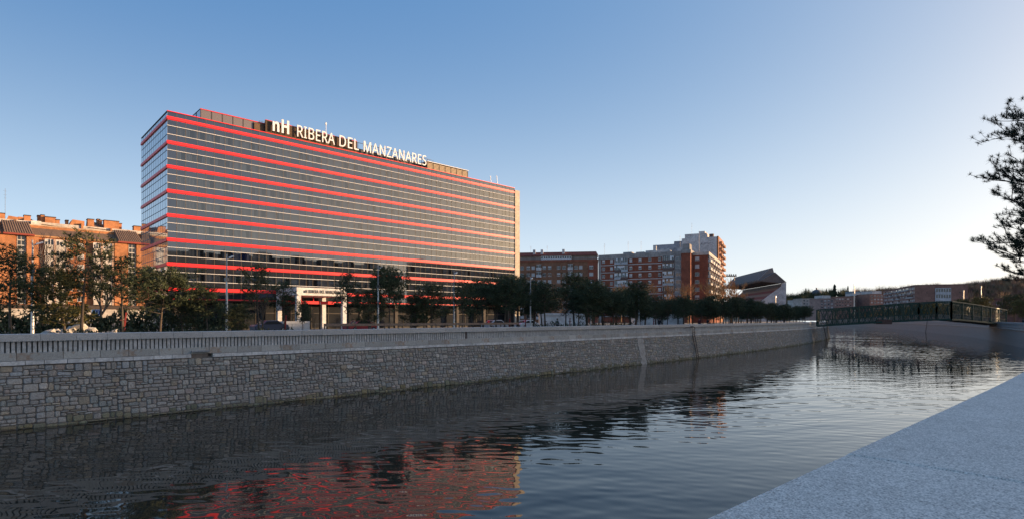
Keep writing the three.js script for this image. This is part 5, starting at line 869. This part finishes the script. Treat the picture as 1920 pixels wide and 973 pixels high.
function car(label, x, n, turn, body) {
  const t = thing('parked_car', label, 'car', [x, 0, -n], turn, 'cars parked on the far bank'), sh = new THREE.Shape([[-2.1, 0.35], [-2.15, 0.75], [-1.95, 0.92], [-1.35, 0.98], [-0.75, 1.42], [0.65, 1.45], [1.35, 1.02], [2.0, 0.88], [2.12, 0.6], [2.08, 0.35]].map((p) => new THREE.Vector2(...p)));
  const m = new THREE.MeshPhysicalMaterial({ color: rgb(...body), roughness: 0.35, clearcoat: 1, clearcoatRoughness: 0.08, side: THREE.DoubleSide });
  const g = new THREE.ExtrudeGeometry(sh, { depth: 1.5, bevelEnabled: true, bevelSize: 0.06, bevelThickness: 0.1, bevelSegments: 2 }); g.translate(0, 0, -0.75); part(t, 'body', g, m);
  for (const z of [-0.86, 0.86]) part(t, 'side_window', new Geo().quad([-1.2, 1.0, z], [1.2, 1.02, z], [0.6, 1.38, z], [-0.72, 1.36, z]), M.pane);
  part(t, 'windscreen', new Geo().quad([1.36, 1.06, -0.65], [1.36, 1.06, 0.65], [0.78, 1.44, 0.6], [0.78, 1.44, -0.6]), M.pane); part(t, 'rear_window', new Geo().quad([-1.4, 1.03, 0.65], [-1.4, 1.03, -0.65], [-0.86, 1.42, -0.6], [-0.86, 1.42, 0.6]), M.pane);
  for (const [wx, wz] of [[-1.35, -0.8], [1.35, -0.8], [-1.35, 0.8], [1.35, 0.8]]) { const w = part(t, 'wheel', new THREE.CylinderGeometry(0.32, 0.32, 0.2, 16).rotateX(Math.PI / 2), new THREE.MeshStandardMaterial({ color: rgb(0.02, 0.02, 0.02), roughness: 0.9 })); w.position.set(wx, 0.32, wz); part(w, 'rim', new THREE.CylinderGeometry(0.2, 0.2, 0.22, 12).rotateX(Math.PI / 2), M.metalPlain || (M.metalPlain = new THREE.MeshStandardMaterial({ color: rgb(0.4, 0.4, 0.42), roughness: 0.4, metalness: 0.6 }))); }
  for (const z of [-0.55, 0.55]) part(t, 'headlight', new Geo().col(0.8, 0.8, 0.78).box(2.06, 2.19, 0.62, 0.76, z - 0.17, z + 0.17), M.metal);
}
car('dark blue car parked left of the portal plinth', alongAt(505, 72), 72, 0.1, [0.03, 0.045, 0.08]); car('white car parked between the hotel end and the brown apartments', alongAt(988, 66), 66, 0, [0.6, 0.6, 0.6]); car('silver car parked under pines by the hotel far corner', alongAt(928, 66), 66, 0, [0.4, 0.4, 0.42]); car('red car parked behind the wooden fence', alongAt(676, 66), 66, 0.05, [0.3, 0.03, 0.03]);

{ // small signs
  const t = thing('blue_sign', 'small white sign with a blue square before the orange apartments', 'sign', [alongAt(170, 110), -0.4, -110]);
  part(t, 'panel', new Geo().col(0.75, 0.75, 0.75).box(0, 1.4, 2.6, 3.6, -0.1, 0), M.plain); part(t, 'blue_square', new Geo().col(0.02, 0.05, 0.3).box(0.35, 1.05, 2.75, 3.45, 0.003, 0.03), M.plain);
  for (const [a, c, d, e] of [[0.48, 0.58, 2.97, 3.35], [0.82, 0.92, 2.97, 3.35], [0.48, 0.92, 2.87, 2.965]]) part(t, 'letter_stroke', new Geo().col(0.8, 0.8, 0.8).box(a, c, d, e, 0.031, 0.05), M.plain);
  for (const x of [0.2, 1.2]) part(t, 'post', new Geo().col(0.3, 0.3, 0.3).box(x - 0.06, x + 0.06, 0, 2.6, -0.1, 0), M.metal);
  const b = thing('blue_billboard', 'plain blue panel high on the block behind the camera mirrored in the hotel glass', 'billboard', [68.5, 22.2, 44.6]);
  part(b, 'panel', new Geo().col(0.03, 0.07, 0.3).box(0, 6.2, 0, 3.4, 0, 0.2), M.plain); part(b, 'frame', new Geo().col(0.1, 0.1, 0.12).box(-0.1, 6.3, -0.15, -0.003, 0, 0.25), M.metal);
}
// people: one continuous body each
function personGeo(stride, arm, colors) {
  const J = (x, y, z, r) => ({ p: new THREE.Vector3(x, y, z), r });
  const hipL = J(0.09, 0.92, 0, 0.1), hipR = J(-0.09, 0.92, 0, 0.1), kL = J(0.1, 0.5, stride * 0.16, 0.07), kR = J(-0.1, 0.5, -stride * 0.12, 0.07), aL = J(0.1, 0.09, stride * 0.2 - 0.02, 0.045), aR = J(-0.1, 0.09, -stride * 0.34, 0.045), tL = J(0.11, 0.045, stride * 0.2 + 0.15, 0.04), tR = J(-0.11, 0.045, -stride * 0.34 + 0.14, 0.04);
  const waist = J(0, 1.05, 0, 0.14), chest = J(0, 1.3, 0, 0.165), neck = J(0, 1.48, 0.01, 0.06), head = J(0, 1.63, 0.03, 0.095), crown = J(0, 1.68, 0.01, 0.1), nose = J(0, 1.61, 0.125, 0.018), shL = J(0.18, 1.4, 0, 0.075), shR = J(-0.18, 1.4, 0, 0.075), eL = J(0.24, 1.13, -arm * 0.08, 0.052), eR = J(-0.24, 1.13, arm * 0.06, 0.052), hL = J(0.23, 0.9, -arm * 0.02 + 0.06, 0.04), hR = J(-0.23, 0.9, arm * 0.16, 0.04), fL = J(0.22, 0.8, 0.09, 0.025), fR = J(-0.22, 0.81, arm * 0.16 + 0.05, 0.025);
  const bones = [[hipL, kL, 1], [kL, aL, 1], [aL, tL, 2], [hipR, kR, 1], [kR, aR, 1], [aR, tR, 2], [hipL, hipR, 1], [waist, hipL, 1], [waist, hipR, 1], [waist, chest, 0], [chest, shL, 0], [chest, shR, 0], [chest, neck, 0], [neck, head, 3], [head, crown, 4], [head, nose, 3], [shL, eL, 0], [eL, hL, 0], [shR, eR, 0], [eR, hR, 0], [hL, fL, 3], [hR, fR, 3]];
  const N = 64, mc = new MarchingCubes(N, new THREE.MeshBasicMaterial(), false, false, 40000); mc.isolation = 0; const a = new THREE.Vector3(), q = new THREE.Vector3(), h = 0.92;
  const dist = (p) => { let d = 9, who = 0, best = 9; for (const [A, B, k] of bones) { a.subVectors(B.p, A.p); const t = Math.max(0, Math.min(1, q.subVectors(p, A.p).dot(a) / (a.lengthSq() || 1))), e = q.copy(A.p).addScaledVector(a, t).distanceTo(p) - (A.r + (B.r - A.r) * t); if (e < best) { best = e; who = k; } const kk = 0.04, m = Math.max(0, Math.min(1, 0.5 + 0.5 * (d - e) / kk)); d = d * (1 - m) + e * m - kk * m * (1 - m); } return [d, who]; };
  const p = new THREE.Vector3(); for (let z = 0; z < N; z++) for (let y = 0; y < N; y++) for (let x = 0; x < N; x++) { p.set((x - N / 2) / (N / 2) * h, (y - N / 2) / (N / 2) * h + 0.88, (z - N / 2) / (N / 2) * h); mc.field[x + y * N + z * N * N] = -dist(p)[0]; }
  mc.update(); const n = mc.count, pos = new Float32Array(n * 3), nor = mc.normalArray.slice(0, n * 3), col = new Float32Array(n * 3);
  for (let i = 0; i < n; i++) { p.set(mc.positionArray[3 * i] * h, mc.positionArray[3 * i + 1] * h + 0.88, mc.positionArray[3 * i + 2] * h); pos.set([p.x, p.y, p.z], 3 * i); col.set(colors[dist(p)[1]], 3 * i); }
  const g = new THREE.BufferGeometry(); g.setAttribute('position', new THREE.BufferAttribute(pos, 3)); g.setAttribute('normal', new THREE.BufferAttribute(nor, 3)); g.setAttribute('color', new THREE.BufferAttribute(col, 3)); return g;
}
{
  const skin = [0.45, 0.28, 0.2], hair = [0.03, 0.02, 0.015];
  const A = personGeo(1, 1, [[0.02, 0.02, 0.025], [0.025, 0.025, 0.03], [0.02, 0.02, 0.02], skin, hair]), B = personGeo(0.3, 0.4, [[0.14, 0.03, 0.03], [0.03, 0.035, 0.06], [0.02, 0.02, 0.02], skin, hair]), C = personGeo(1, 0.8, [[0.3, 0.3, 0.32], [0.04, 0.04, 0.05], [0.02, 0.02, 0.02], skin, hair]);
  const P = (g, x, n, turn, label, y = 0) => { const t = thing('person', label, 'person', [x, y, -n], turn, 'people walking by the river'); part(t, 'body', g, M.plain); };
  P(A, alongAt(1237, 43.5), 43.5, 1.6, 'person in dark clothes walking behind the parapet before the red brick building'); P(B, alongAt(1312, 47), 47, -1.5, 'person in a dark red top under the pines near the brick tower'); P(A, alongAt(1328, 47.5), 47.5, 1.2, 'person in black standing under the pines near the orange bare trees'); P(C, alongAt(1045, 45), 45, 1.6, 'person in a grey top among red stakes before the brown apartments');
  { const p = near.at(158, 3, 0); P(A, p[0], -p[2], 1.8, 'person in dark clothes on the near bank beside the bridge end'); const q = near.at(149, 4, 0); P(A, q[0], -q[2], -1.4, 'second person in black on the near bank by the broad pine'); }
  P(C, 140.2, 33, 0.4, 'person in a pale top crossing the bridge', 0.55);
}
renderer.render(scene, camera);
